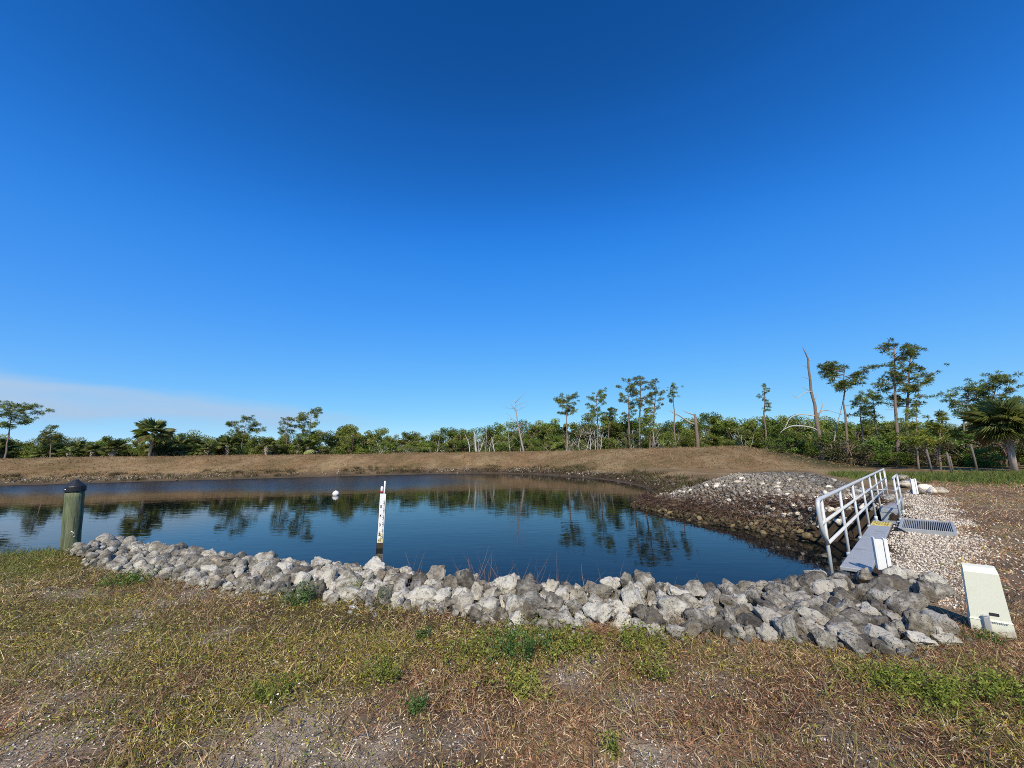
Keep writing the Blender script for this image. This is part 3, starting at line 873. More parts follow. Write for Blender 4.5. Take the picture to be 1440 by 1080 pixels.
# lying thatch and white shell grit
n = 60000
x, y = sample_fan(n, 1.9, 6.5, 1.5, .8); k = turf_ok(x, y); x, y = x[k], y[k]; n = len(x)
th = rng.uniform(0, 2 * PI, n); D = np.c_[np.cos(th), np.sin(th), rng.uniform(.0, .5, n)]; D /= np.linalg.norm(D, axis=1)[:, None]
L = rng.uniform(.015, .08, n)
V, F, m_ = ribbons(np.c_[x, y, height(x, y) + rng.uniform(.004, .03, n)], D, L, rng.uniform(.002, .0055, n), np.zeros((n, 3)), 1)
cc = np.array([(.18, .11, .066), (.34, .25, .14), (.095, .06, .038), (.60, .50, .36), (.23, .135, .08)])[rng.integers(0, 5, n)] * rng.uniform(.6, 1.4, (n, 1))
tag(link('thatch', mesh_np('thatch', V, F, M['grass'], np.repeat(cc, m_, 0))), 'flattened dead grass litter lying through the foreground turf', 'dead grass', kind='stuff')
x, y = sample_fan(64000, 1.9, 7.6, 1.45, .8); bm_ = bare_mask(x, y); k = turf_ok(x, y) & (rng.random(len(x)) < .012 + .85 * bm_); x, y = x[k], y[k]
rad = rng.uniform(.003, .010, len(x))
gt = joined_rocks('shell_grit', np.c_[x, y, height(x, y) + .006], rad, M['pebble'], np.array((1.2, 1.15, 1.1))[None] * rng.uniform(.6, 1.3, (len(x), 1)), None, 1, 8, 12)
tag(gt, 'pale shell grit showing through worn patches of the foreground turf', 'grit')
# small creeping leaves among the grass
n = 56000
x, y = sample_fan(n, 1.9, 7.5, 1.45, .8); g = green_mask(x, y); k = turf_ok(x, y) & (rng.random(n) < g * .9 + .03); x, y = x[k], y[k]; n = len(x)
def leaf_quads(P, size, aspect=.55, up=.4):
    n = len(P)
    a = rng.normal(size=(n, 3)); a[:, 2] *= (1 - up); a /= np.linalg.norm(a, axis=1)[:, None]
    b = np.cross(a, rng.normal(size=(n, 3)) + np.array([0, 0, up * 2])); b /= np.linalg.norm(b, axis=1)[:, None] + 1e-9
    s = np.broadcast_to(np.asarray(size, float), (n,))[:, None]
    V = np.stack([P - a * s * .5, P + b * s * .5 * aspect, P + a * s * .5, P - b * s * .5 * aspect], 1)
    return V.reshape(-1, 3), np.arange(n * 4).reshape(n, 4)
V, F = leaf_quads(np.c_[x, y, height(x, y) + rng.uniform(.01, .055, n)], rng.uniform(.012, .03, n), .6, .3)
cc = np.array([(.22, .23, .04), (.30, .28, .055), (.13, .17, .035), (.40, .36, .11)])[rng.integers(0, 4, n)] * rng.uniform(.7, 1.35, (n, 1))
tag(link('ground_cover', mesh_np('ground_cover', V, F, M['grass'], np.repeat(cc, 4, 0))), 'small yellow green creeping leaves through the foreground turf', 'ground cover', kind='stuff')
# tall green grass at the left water edge
parts = []
q = at(40, 800)
x = rng.uniform(-12, -7.2, 2600); y = rng.uniform(5.6, 9.0, 2600); k = turf_ok(x, y) & (rng.random(2600) < .9 * np.exp(-((x + 9.6) / 1.9) ** 2)); x, y = x[k], y[k]
parts.append(tufts(x, y, 10, .08, .22, .007, lambda X, Y: np.array([(.17, .19, .045), (.13, .16, .04), (.26, .24, .08)])[rng.integers(0, 3, len(X))] * rng.uniform(.7, 1.3, (len(X), 1)), .07, .45, 3))
make_stuff('shore_grass', parts, M['grass'], 'tall green grass on the bank beside the timber post', 'grass')
# coarse grass on the levee and beyond
parts = []
n = 60000
px_ = rng.uniform(-60, 1300, n); 
x = rng.uniform(-80, 32, n); y = rng.uniform(18, 72, n)
lv = seg_dist(x, y, LEVEE); d = seg_dist(x, y, SHORE, True); k = ~inside(x, y, SHORE) & (d > 1.4) & (d < 26) & (lv < 13) & (np.abs(x / y) < 1.5) & ~((x > 3) & (y < 26) & (x < 16)); x, y = x[k], y[k]
def lev_col(X, Y):
    nn = fbm(X, Y, .3, 4, 71); gq = sstep(nn, .56, .72)
    c = np.array([(.30, .195, .092), (.215, .13, .064), (.37, .265, .135)])[rng.integers(0, 3, len(X))]
    return (c * (1 - gq[:, None] * .6) + np.array((.15, .155, .05)) * gq[:, None] * .6) * rng.uniform(.7, 1.3, (len(X), 1))
parts.append(tufts(x, y, 3, .10, .34, .05, lev_col, .15, .8, 1))
n = 11000
x = rng.uniform(15, 44, n); y = rng.uniform(16, 31, n); k = (x / y < 1.5) & (x / y > .78) & (rng.random(n) < np.exp(-(((y - (22.0 - .10 * (x - 25))) / 3.8) ** 2))); x, y = x[k], y[k]
parts.append(tufts(x, y, 8, .18, .50, .022, lambda X, Y: np.array([(.13, .17, .035), (.10, .14, .03), (.20, .20, .06)])[rng.integers(0, 3, len(X))] * rng.uniform(.7, 1.3, (len(X), 1)), .15, .35, 2))
make_stuff('meadow_grass', parts, M['grass'], 'brown mown grass on the levee and green verge before the fence posts', 'grass')
# dark weeds dotted along the far waterline
k = rng.integers(5, 3990, 1000); tan = fs[k + 5] - fs[k - 5]; tan /= np.linalg.norm(tan, axis=1)[:, None]; nrm = np.stack([-tan[:, 1], tan[:, 0]], 1)
P = fs[k] + nrm * rng.uniform(.6, 3.4, (len(k), 1))
dens = fbm(P[:, 0], P[:, 1], .2, 3, 81) > .44
P = P[dens]
parts = [tufts(P[:, 0], P[:, 1], 16, .25, .65, .035, lambda X, Y: np.array([(.08, .06, .035), (.13, .085, .05), (.12, .125, .04)])[rng.integers(0, 3, len(X))] * rng.uniform(.6, 1.3, (len(X), 1)), .22, .6, 2)]
k = rng.integers(2300, 3950, 900); tan = fs[k + 5] - fs[k - 5]; tan /= np.linalg.norm(tan, axis=1)[:, None]; nrm = np.stack([-tan[:, 1], tan[:, 0]], 1)
P = fs[k] + nrm * rng.uniform(.5, 2.0, (len(k), 1))
parts.append(tufts(P[:, 0], P[:, 1], 10, .15, .45, .03, lambda X, Y: np.array([(.10, .065, .042), (.07, .05, .03), (.15, .105, .06)])[rng.integers(0, 3, len(X))] * rng.uniform(.6, 1.3, (len(X), 1)), .25, .9, 2))
make_stuff('shore_weeds', parts, M['grass'], 'dark dry weeds dotted along the far waterline', 'weeds')
# thin dry twigs behind the boulders
n = 260
pxs = np.r_[rng.uniform(660, 830, 170), rng.uniform(560, 1080, 90)]
P = np.array([at(p, 806 + rng.uniform(-8, 12), .18) for p in pxs]); P[:, 1] += rng.uniform(.1, .7, n); P[:, 2] = height(P[:, 0], P[:, 1])
D = np.c_[rng.normal(0, .55, (n, 2)), np.ones(n)]; D /= np.linalg.norm(D, axis=1)[:, None]
V, F, m_ = ribbons(P, D, rng.uniform(.2, .62, n), rng.uniform(.004, .008, n), rng.normal(0, .10, (n, 3)), 3)
tag(link('dry_twigs', mesh_np('dry_twigs', V, F, M['grass'], np.repeat(np.array((.20, .135, .105))[None] * rng.uniform(.6, 1.6, (n, 1)), m_, 0))), 'thin leafless twigs sticking up behind the boulders over the water', 'twigs', kind='stuff')
# dead grass caught between the boulders
n = 900
i_ = rng.integers(0, nres, n); P2 = b_[i_] * .75 + c_[i_] * .25 + rng.normal(0, .12, (n, 2)); P2 = P2[P2[:, 0] > .6]; n = len(P2)
V, F, C = tufts(P2[:, 0], P2[:, 1], 5, .10, .26, .005, lambda X, Y: np.array([(.24, .16, .095), (.34, .26, .16), (.16, .10, .065)])[rng.integers(0, 3, len(X))] * rng.uniform(.7, 1.3, (len(X), 1)), .05, .9, 2)
tag(link('dead_grass', mesh_np('dead_grass', V, F, M['grass'], C)), 'dead straw caught between the dark boulders', 'dead grass', kind='stuff')

# ------------------------------------------------------------------ single weeds
def weed(px, py, hgt, wid, nst, leafsz, cols, name, label, cat='weed', flowers=0):
    q = at(px, py, 0); q[2] = hz(q[0], q[1])
    t = thing(name, label, cat, tuple(q))
    P = np.c_[rng.normal(0, wid * .22, (nst, 2)), np.zeros(nst)]
    D = np.c_[rng.normal(0, .38, (nst, 2)), np.ones(nst)]; D /= np.linalg.norm(D, axis=1)[:, None]
    L = rng.uniform(.55, 1.0, nst) * hgt
    V, F, m = ribbons(P, D, L, np.full(nst, .005), np.c_[rng.normal(0, .03, (nst, 2)), np.zeros(nst)], 2)
    tag(link('stem', mesh_np('stem', V, F, M['grass'], np.tile(np.array(cols[0]) * .7, (len(V), 1))), t), kind='stuff')
    nl = 22
    tt = rng.uniform(.12, 1.0, (nst, nl))
    LP = (P[:, None] + D[:, None] * (L[:, None] * tt)[..., None]).reshape(-1, 3) + rng.normal(0, leafsz * .8, (nst * nl, 3))
    LP[:, 2] = np.abs(LP[:, 2])
    V, F = leaf_quads(LP, rng.uniform(.7, 1.4, len(LP)) * leafsz, .42, .25)
    cc = np.array(cols)[rng.integers(0, len(cols), len(LP))] * rng.uniform(.65, 1.35, (len(LP), 1))
    tag(link('leaves', mesh_np('leaves', V, F, M['grass'], np.repeat(cc, 4, 0)), t), kind='stuff')
    if flowers:
        fp = P[rng.integers(0, nst, flowers)] + np.c_[rng.normal(0, wid * .3, (flowers, 2)), rng.uniform(.5, 1.05, flowers) * hgt]
        V, F = leaf_quads(fp, rng.uniform(.012, .02, flowers), .9, .8)
        tag(link('flowers', mesh_np('flowers', V, F, M['white'], np.ones((len(V), 3))), t), kind='stuff')
    return t
YG = [(.24, .26, .045), (.17, .21, .035), (.32, .31, .08), (.12, .16, .03)]
DG = [(.06, .13, .035), (.09, .17, .045), (.13, .20, .05)]
weed(422, 850, .30, .30, 30, .024, DG, 'weed', 'upright leafy green weed with white flowers by the boulders left of the gauge', flowers=26)
weed(500, 838, .28, .10, 8, .020, YG[:3], 'weed', 'thin yellow green sprig standing against the boulders', )
weed(540, 848, .18, .18, 14, .020, DG, 'weed', 'small blue weed at the foot of the boulders below the gauge')
weed(735, 925, .26, .55, 46, .024, DG, 'weed', 'dark green ferny weed in the middle of the yellow green patch')
weed(690, 915, .16, .95, 80, .024, YG, 'weed', 'wide low yellow green weed patch in the centre of the turf', flowers=12)
weed(800, 908, .15, .75, 60, .024, YG, 'weed', 'yellow green weeds beside the dead orange grass tuft')
weed(905, 915, .20, .55, 40, .022, YG, 'weed', 'ragged yellow green weeds right of the dead orange grass tuft')
weed(745, 965, .07, .45, 40, .026, [(.34, .33, .08), (.27, .28, .06)], 'weed', 'flat pale yellow leaves creeping below the ferny weed')
weed(585, 1000, .15, .12, 14, .02, DG, 'weed', 'lone bright green seedling in the brown turf')
weed(595, 895, .12, .16, 12, .02, DG, 'weed', 'small dark green weed left of the central patch')
weed(540, 955, .18, .30, 26, .022, YG, 'weed', 'lanky yellow green weeds left of the lone seedling')
weed(378, 985, .18, .36, 30, .022, YG, 'weed', 'yellow green weeds above the pale shell grit patch', flowers=8)
weed(1295, 985, .15, .60, 95, .022, YG[:2] + [(.20, .25, .045)], 'weed', 'large bright green low bush of weed below the end of the boulders')
weed(1412, 985, .15, .50, 75, .022, YG[:2] + [(.20, .25, .045)], 'weed', 'bright green low weed at the edge of the turf below the utility pedestal')
weed(185, 818, .16, .70, 60, .024, DG + YG[:1], 'weed', 'low dark green weed near the left end of the boulders', flowers=6)
weed(1395, 906, .10, .22, 16, .02, YG[1:2] + DG, 'weed', 'small weed growing at the foot of the utility pedestal')
weed(930, 955, .22, .25, 14, .020, YG, 'weed', 'slender yellow weed stalks right of the pale bare patch')
weed(860, 1060, .14, .12, 10, .02, YG, 'weed', 'small yellow green sprig near the bottom centre of the turf')
q = at(843, 893); q[2] = hz(q[0], q[1])
n = 420; th = rng.uniform(0, 2 * PI, n); D = np.c_[np.cos(th) * rng.uniform(.3, 1.4, n), np.sin(th) * rng.uniform(.3, 1.2, n), rng.uniform(.4, 1.2, n)]; D /= np.linalg.norm(D, axis=1)[:, None]
L = rng.uniform(.10, .26, n)
V, F, m_ = ribbons(np.c_[rng.normal(0, .03, (n, 2)), np.zeros(n)], D, L, np.full(n, .004), np.c_[D[:, :2] * .06, -L * .5], 3)
tag(link('grass_tuft', mesh_np('grass_tuft', V, F, M['grass'], np.repeat(np.array([(.40, .22, .11), (.46, .30, .17), (.30, .15, .08)])[rng.integers(0, 3, n)] * rng.uniform(.7, 1.3, (n, 1)), m_, 0)), loc=tuple(q)), 'dead orange straw tuft flopped at the foot of the boulders', 'grass tuft')

# ------------------------------------------------------------------ weir, railings, grating
SLEN = float(np.linalg.norm(S1 - S0))
AXW = np.array([[U[0], U[1], 0], [N[0], N[1], 0], [0, 0, 1.0]])
def wp(s, o, z): p = weir(s, o); return (p[0], p[1], z)
wr = thing('weir', 'straight metal sheet pile weir with grey cap plates along the channel', 'weir')
mb = MB()
for k in range(int(14.4 / .25)):                 # corrugated sheet piling
    s = .2 + k * .25
    o = .08 if k % 2 else .16
    top_ = -.22 if 5.75 < s < 8.0 else -.01
    mb.box(wp(s, o, (top_ - 2.0) / 2), (.235, .07, top_ + 2.0), AXW)
mb.build('sheet_piling', M['sheet'], wr)
MB().box(wp(3.15, .175, .035), (5.2, .33, .05), AXW, bev=.008).build('cap_plate', M['plate'], wr)
MB().box(wp(11.35, .19, .055), (6.7, .36, .09), AXW, bev=.008).build('cap_plate', M['plate'], wr)
MB().box(wp(.25, .10, -.07), (.75, .42, .02), AXW, bev=.004).build('flange', M['plate'], wr)
MB().box(wp(6.87, .16, -.20), (2.2, .30, .03), AXW, bev=.005).build('sill_plate', M['plate'], wr)
mb = MB(); mb.box(wp(8.03, .19, -.10), (.03, .40, .24), AXW, bev=.004); mb.build('end_plate', M['plate'], wr)
stk = MB().box(wp(5.30, .175, .0625), (.62, .31, .005), AXW).build('warning_sticker', M['yellow'], wr)
mb = MB()
for row in range(4):
    s = 5.07 + row * .15
    for k in range(6):
        if rng.random() < .25: continue
        mb.box(wp(s, .065 + k * .044, .0668), (.035 + .02 * (row % 2), rng.uniform(.016, .034), .0016), AXW)
mb.build('print', M['ink'], stk)

def rounded(pts, r=.08, n=5):
    pts = [np.asarray(p, float) for p in pts]; out = [pts[0]]
    for i in range(1, len(pts) - 1):
        a, b, c = pts[i - 1], pts[i], pts[i + 1]
        u1 = (a - b) / np.linalg.norm(a - b); u2 = (c - b) / np.linalg.norm(c - b)
        rr = min(r, .45 * np.linalg.norm(a - b), .45 * np.linalg.norm(c - b))
        p0, p1 = b + u1 * rr, b + u2 * rr
        for k in range(n + 1):
            t = k / n; out.append((1 - t) ** 2 * p0 + 2 * t * (1 - t) * b + t * t * p1)
    return out + [pts[-1]]
H1, H2, H3 = 1.02, .72, .44
rl = thing('railing', 'long tubular aluminium guard railing with three rails along the weir', 'railing')
ss = np.linspace(0, SLEN, 8)
for k, s in enumerate(ss):
    p = MB().tube([wp(s, 0, -.06 if k else -.10), wp(s, 0, H1 - .01)], .022, 12).build('post', M['metal'], rl)
    mb = MB(); mb.lathe([(.036, -.06), (.036, .055), (.026, .06)], 12, wp(s, 0, 0 if k else -.04)); mb.box(wp(s, .0, -.05), (.11, .10, .012), AXW)
    mb.build('base_socket', M['metal'], p)
MB().tube(rounded([wp(.0, 0, H3), wp(-.26, 0, H3 + .20), wp(-.30, 0, H1), wp(SLEN + .28, 0, H1), wp(SLEN + .26, 0, H3 + .18), wp(SLEN, 0, H3)], .14), .026, 12).build('top_rail', M['metal'], rl)
MB().tube([wp(-.28, 0, H2), wp(SLEN + .28, 0, H2)], .022, 12).build('middle_rail', M['metal'], rl)
MB().tube([wp(-.0, 0, H3), wp(SLEN, 0, H3)], .022, 12).build('bottom_rail', M['metal'], rl)
r2 = thing('railing', 'short railing section of two posts beside the steel grating', 'railing')
for s in (6.42, 8.08):
    p = MB().tube([wp(s, .45, -.03), wp(s, .45, 1.0)], .024, 12).build('post', M['metal'], r2)
    mb = MB(); mb.lathe([(.036, -.02), (.036, .08), (.026, .085)], 12, wp(s, .45, 0)); mb.box(wp(s, .45, .0), (.14, .14, .014), AXW); mb.build('base_socket', M['metal'], p)
for nm, z in (('top_rail', 1.0), ('middle_rail', .70), ('bottom_rail', .40)):
    MB().tube([wp(6.36, .45, z), wp(8.14, .45, z)], .022 if z < 1 else .025, 12).build(nm, M['metal'], r2)
mb = MB(); mb.tube([wp(6.42, .45, .70), wp(6.3, .2, .72), wp(6.25, 0, H2)], .012, 8); mb.build('chain', M['plate'], r2)

gt_ = thing('grating', 'rectangular steel bar grating in a frame lying in the gravel by the weir', 'grating')
gs0, gs1, go0, go1 = 4.6, 6.22, .47, 1.28
fz = .075
for a0, a1, b0, b1 in ((gs0, gs1, go0, go0 + .05), (gs0, gs1, go1 - .05, go1), (gs0, gs0 + .05, go0 + .05, go1 - .05), (gs1 - .05, gs1, go0 + .05, go1 - .05)):
    MB().box(wp((a0 + a1) / 2, (b0 + b1) / 2, fz / 2 + .004), (a1 - a0, b1 - b0, fz + .05), AXW, bev=.005).build('frame', M['plate'], gt_)
me = MB().box((0, 0, 0), (gs1 - gs0 - .11, .010, .045), AXW).mesh('bar', M['grate'])
for o in np.linspace(go0 + .065, go1 - .065, 26): link('bar', me, gt_, wp((gs0 + gs1) / 2, o, fz - .008))
me = MB().box((0, 0, 0), (.012, go1 - go0 - .11, .012), AXW).mesh('cross_bar', M['grate'])
for s in np.linspace(gs0 + .2, gs1 - .2, 6): link('cross_bar', me, gt_, wp(s, (go0 + go1) / 2, fz - .038))
mb = MB().box(wp((gs0 + gs1) / 2, (go0 + go1) / 2, .008), (gs1 - gs0 - .12, go1 - go0 - .12, .004), AXW); mb.build('pit_bottom', M['fence'], gt_)
mb = MB(); mb.tube([wp(gs0 + .05, .44, .10), wp(gs0 - .12, .60, .03)], .016, 8); mb.box(wp(gs0 + .05, .43, .06), (.08, .05, .08), AXW, bev=.008); mb.build('latch', M['rubber'], gt_)

def channel_marker(s, o, hgt, label):
    p = weir(s, o)
    view = math.atan2(p[0], p[1])
    t = thing('marker_post', label, 'marker post', (p[0], p[1], 0), -view * .8 + .05, 'white channel markers at the weir')
    w = .080
    MB().box((0, -.035, hgt * .60), (w, .012, hgt * .76), bev=.003).build('panel', M['white'], t)
    for sx in (-1, 1):
        MB().box((sx * (w / 2 + .010), .0, hgt * .62), (.014, .11, hgt * .80), bev=.003).build('side_flange', M['white'], t)
    MB().box((w / 2 + .036, -.012, hgt * .62), (.030, .014, hgt * .76), bev=.003).build('outer_flange', M['white'], t)
    MB().tube([(.02, .02, -.1), (.02, .02, hgt * .95)], .024, 10).build('leg', M['white'], t)
    return t
channel_marker(.50, .47, .50, 'white channel post standing at the near end of the weir cap among the boulders')
channel_marker(12.9, .62, .66, 'white channel post standing at the far end of the weir by the white rocks')
# loose pale rocks at the far end of the weir
for k, (px, py, r) in enumerate(((1275, 692, .30), (1290, 698, .24), (1303, 694, .26), (1312, 697, .22), (1322, 697, .22), (1270, 684, .28), (1284, 688, .25), (1333, 899, .09), (1310, 889, .10), (1297, 881, .13))):
    q = at(px, py, .05); z = hz(q[0], q[1])
    o = link('boulder', SP['white'][k % 6] if k < 7 else NEAR_R[k], None, (q[0], q[1], z + r * .35))
    o.scale = (r * 1.2, r, r * .9); o.rotation_euler = (0, 0, k * 1.3)
    if k < 7: tag(o, 'pale rock lying on the ground past the far end of the weir', 'rock', 'pale rocks at the far end of the weir')
    else: tag(o, ('small white rock lying nearest the utility pedestal', 'grey white rock on the dirt right of the last big boulder', 'rounded pale stone at the right tip of the boulder bank')[k - 7], 'rock')

# ------------------------------------------------------------------ utility pedestal and stake
q = at(1396, 893, 0)
ped = thing('utility_pedestal', 'pale green plastic utility pedestal standing in the brown dirt', 'utility box', (q[0], q[1], hz(q[0], q[1])), math.radians(-41))
ped.scale = (.78, .78, .86)
def frustum(mb, z0, z1, w0, d0, w1, d1, shift=0.0, topshift=0.0):
    P = [(sx * w0 / 2, sy * d0 / 2, z0) for sx, sy in ((-1, -1), (1, -1), (1, 1), (-1, 1))] + [(sx * w1 / 2, sy * d1 / 2 + shift, z1 + (topshift if sy > 0 else 0)) for sx, sy in ((-1, -1), (1, -1), (1, 1), (-1, 1))]
    mb.add(P, [(3, 2, 1, 0), (4, 5, 6, 7), (0, 1, 5, 4), (1, 2, 6, 5), (2, 3, 7, 6), (3, 0, 4, 7)])
mb = MB(); frustum(mb, -.08, .135, .345, .20, .325, .185); frustum(mb, .135, .15, .335, .195, .315, .18); mb.build('base', M['pedestal'], ped)
mb = MB(); frustum(mb, .15, .60, .312, .172, .275, .145); frustum(mb, .60, .65, .275, .145, .262, .085, .03, .012); mb.build('cover', M['pedestal'], ped)
MB().box((.035, -.089, .205), (.075, .006, .028), bev=.002).build('label_plate', M['ink'], ped)
mb = MB()
for k in range(9): mb.box((-.02 + k * .017, -.0985, .128), (.010, .003, .014))
mb.build('embossed_mark', M['plate'], ped)
q2 = at(1388, 893, 0)
stake = thing('stake', 'short grey stake in front of the utility pedestal', 'stake', (q2[0] - .03, q2[1] - .05, hz(q2[0], q2[1])), math.radians(-40))
MB().box((0, 0, .05), (.045, .02, .20), bev=.006).build('shaft', M['plate'], stake)
MB().box((0, 0, .155), (.048, .024, .012), bev=.004).build('tip', M['plate'], stake)

# ------------------------------------------------------------------ timber post, gauge, buoy
q = at(100, 775, -.05)
tp = thing('timber_post', 'greenish round timber pile with a black conical cap at the left water edge', 'post', (q[0], q[1], -.35))
tp.rotation_euler = (.044, -.040, 0)
mb = MB()
prof = [(.140 + .004 * math.sin(i * 2.1), -.2 + i * .17) for i in range(11)]
prof[-1] = (.136, 1.46)
mb.lathe(prof, 28); mb.build('pile', M['piling'], tp)
MB().lathe([(.150, 1.44), (.158, 1.45), (.158, 1.535), (.150, 1.55), (.03, 1.67), (.004, 1.675)], 28, sm=False).build('cap', M['rubber'], tp)
MB().lathe([(.012, 0), (.012, .008), (.004, .010)], 8, (0, 0, 0)).build('cap_nail', M['white'], tp, (-.02, -.158, 1.495)).rotation_euler = (PI / 2, 0, 0)
mb = MB(); mb.tube([(.12, -.10, .62), (.16, -.10, .66), (.13, -.13, .70)], .006, 6); mb.tube([(.13, -.08, .58), (.17, -.09, .60)], .006, 6); mb.build('wire_end', M['white'], tp)

q = at(534, 771, WATER)
gz0 = q[2]
ga = thing('staff_gauge', 'white staff gauge board with black marks on a post in the pond', 'water gauge', (q[0], q[1], WATER), .32)
ga.rotation_euler = (0, math.radians(1.2), .30)
ga.scale = (.86, 1, 1)
MB().box((-.03, .06, .70), (.15, .09, 1.60), bev=.008).build('post', M['ink'], ga)
MB().box((0, 0, -.05), (.178, .024, .36), bev=.003).build('wet_foot', m_simple('wet_algae', (.055, .042, .022), .5, var=.5, scale=12), ga)
mb = MB(); mb.box((0, 0, .765), (.180, .024, 1.25), bev=.003); brd = mb.build('board', M['white'], ga)
mb = MB()
for k in range(34):
    z = .24 + k * .030
    mb.box((.050 + (.008 if k % 2 else .0), -.0135, z), (.050 if k % 2 == 0 else .034, .002, .0125))
mb.build('tick_mark', M['ink'], brd)
for k, ch in enumerate('5432'):
    cu = bpy.data.curves.new('numeral', 'FONT'); cu.body = ch; cu.size = .10; cu.align_x = 'CENTER'; cu.extrude = .001; cu.offset = .004
    to = bpy.data.objects.new('numeral', cu); COL.objects.link(to)
    dg = bpy.context.evaluated_depsgraph_get(); me = bpy.data.meshes.new_from_object(to.evaluated_get(dg)); bpy.data.objects.remove(to)
    me.materials.clear(); me.materials.append(M['ink']); me.name = 'numeral'
    a = me.color_attributes.new('Col', 'FLOAT_COLOR', 'POINT'); a.data.foreach_set('color', np.ones(len(me.vertices) * 4, np.float32))
    o = link('numeral', me, brd, (-.038, -.0145, 1.03 - k * .235)); o.rotation_euler = (PI / 2, 0, 0)
mb = MB()
for k in range(10):
    mb.box((-.06 + rng.uniform(0, .12), -.0132, .17 + abs(rng.normal(0, .17))), (rng.uniform(.02, .06), .002, rng.uniform(.03, .10)))
m_st = m_simple('algae_stain', (.58, .50, .24), .8, var=.2)
mb.build('stain', m_st, brd)
MB().tube([(.035, .02, 1.2), (.035, .02, 1.73)], .026, 10).build('pole', M['white'], ga)
MB().lathe([(.042, 1.38), (.042, 1.53), (.040, 1.56), (.02, 1.585), (.004, 1.59)], 14, (-.045, .03, 0)).build('float_cap', M['white'], ga)
MB().lathe([(.044, 1.42), (.044, 1.47)], 14, (-.045, .03, 0)).build('red_band', M['red'], ga)

q = at(472, 696.5, WATER)
by = thing('buoy', 'round white buoy floating alone on the pond', 'buoy', (q[0], q[1], WATER))
by.scale = (.86, .86, .86)
prof = [(.235 * math.sin(a), .10 - .235 * math.cos(a)) for a in np.linspace(.05, PI - .05, 15)]
MB().lathe(prof, 22).build('float', M['white'], by)
MB().lathe([(.236, .02), (.2385, .035), (.236, .05)], 22, (0, 0, .02)).build('band', m_simple('rusty_line', (.32, .16, .10), .7), by)
MB().lathe([(.03, .32), (.03, .36), (.008, .365)], 10).build('top_eye', M['white'], by)

# ------------------------------------------------------------------ fence posts
for k, (px, top_y, by_, lean, lab) in enumerate(((1311, 632, 666, -.05, 'leaning grey wooden fence post before the trees, left of the doubled post'), (1338, 636, 666, -.02, 'doubled grey wooden fence post in the green verge'), (1375, 624, 665, -.03, 'tall grey wooden fence post nearest the cabbage palms'))):
    q = at(px, by_, 0); z0 = hz(q[0], q[1])
    hgt = at_y(px, top_y, q[1])[2] - z0
    t = thing('fence_post', lab, 'fence post', (q[0], q[1], z0), 0, 'fence posts along the green verge')
    mb = MB(); mb.tube([(0, 0, -.2), (lean * .5, 0, hgt * .5), (lean * hgt, 0, hgt)], [.06, .058, .055], 10); mb.build('shaft', M['fence'], t)
    if k == 1:
        mb = MB(); mb.tube([(.2, .05, -.2), (.17, .05, hgt * .82)], [.05, .048], 10); mb.build('brace', M['fence'], t)

# ------------------------------------------------------------------ trees
def needle_clumps(P, rad, nper, cols, droop=.1):
    n = len(P)
    D = rng.normal(size=(n * nper, 3)); D[:, 2] = D[:, 2] * .7 + .35; D /= np.linalg.norm(D, axis=1)[:, None]
    R = np.repeat(rad, nper) * rng.uniform(.55, 1.1, n * nper)
    B = np.repeat(P, nper, 0) + D * (R * .12)[:, None]
    side = np.cross(D, rng.normal(size=D.shape)); side /= np.linalg.norm(side, axis=1)[:, None] + 1e-9
    w = (R * .06)[:, None]
    V = np.stack([B, B + D * (R * .55)[:, None] + side * w, B + D * R[:, None] - np.array([0, 0, 1]) * (R * droop)[:, None], B + D * (R * .55)[:, None] - side * w], 1)
    base = np.asarray(cols)[rng.integers(0, len(cols), n)] * rng.uniform(.7, 1.3, (n, 1))
    c = np.repeat(base, nper * 4, 0) * np.repeat(rng.uniform(.75, 1.25, (n * nper, 1)), 4, 0)
    return V.reshape(-1, 3), np.arange(n * nper * 4).reshape(-1, 4), c
PINE = [(.165, .205, .046), (.125, .165, .040), (.215, .245, .060), (.185, .200, .052)]
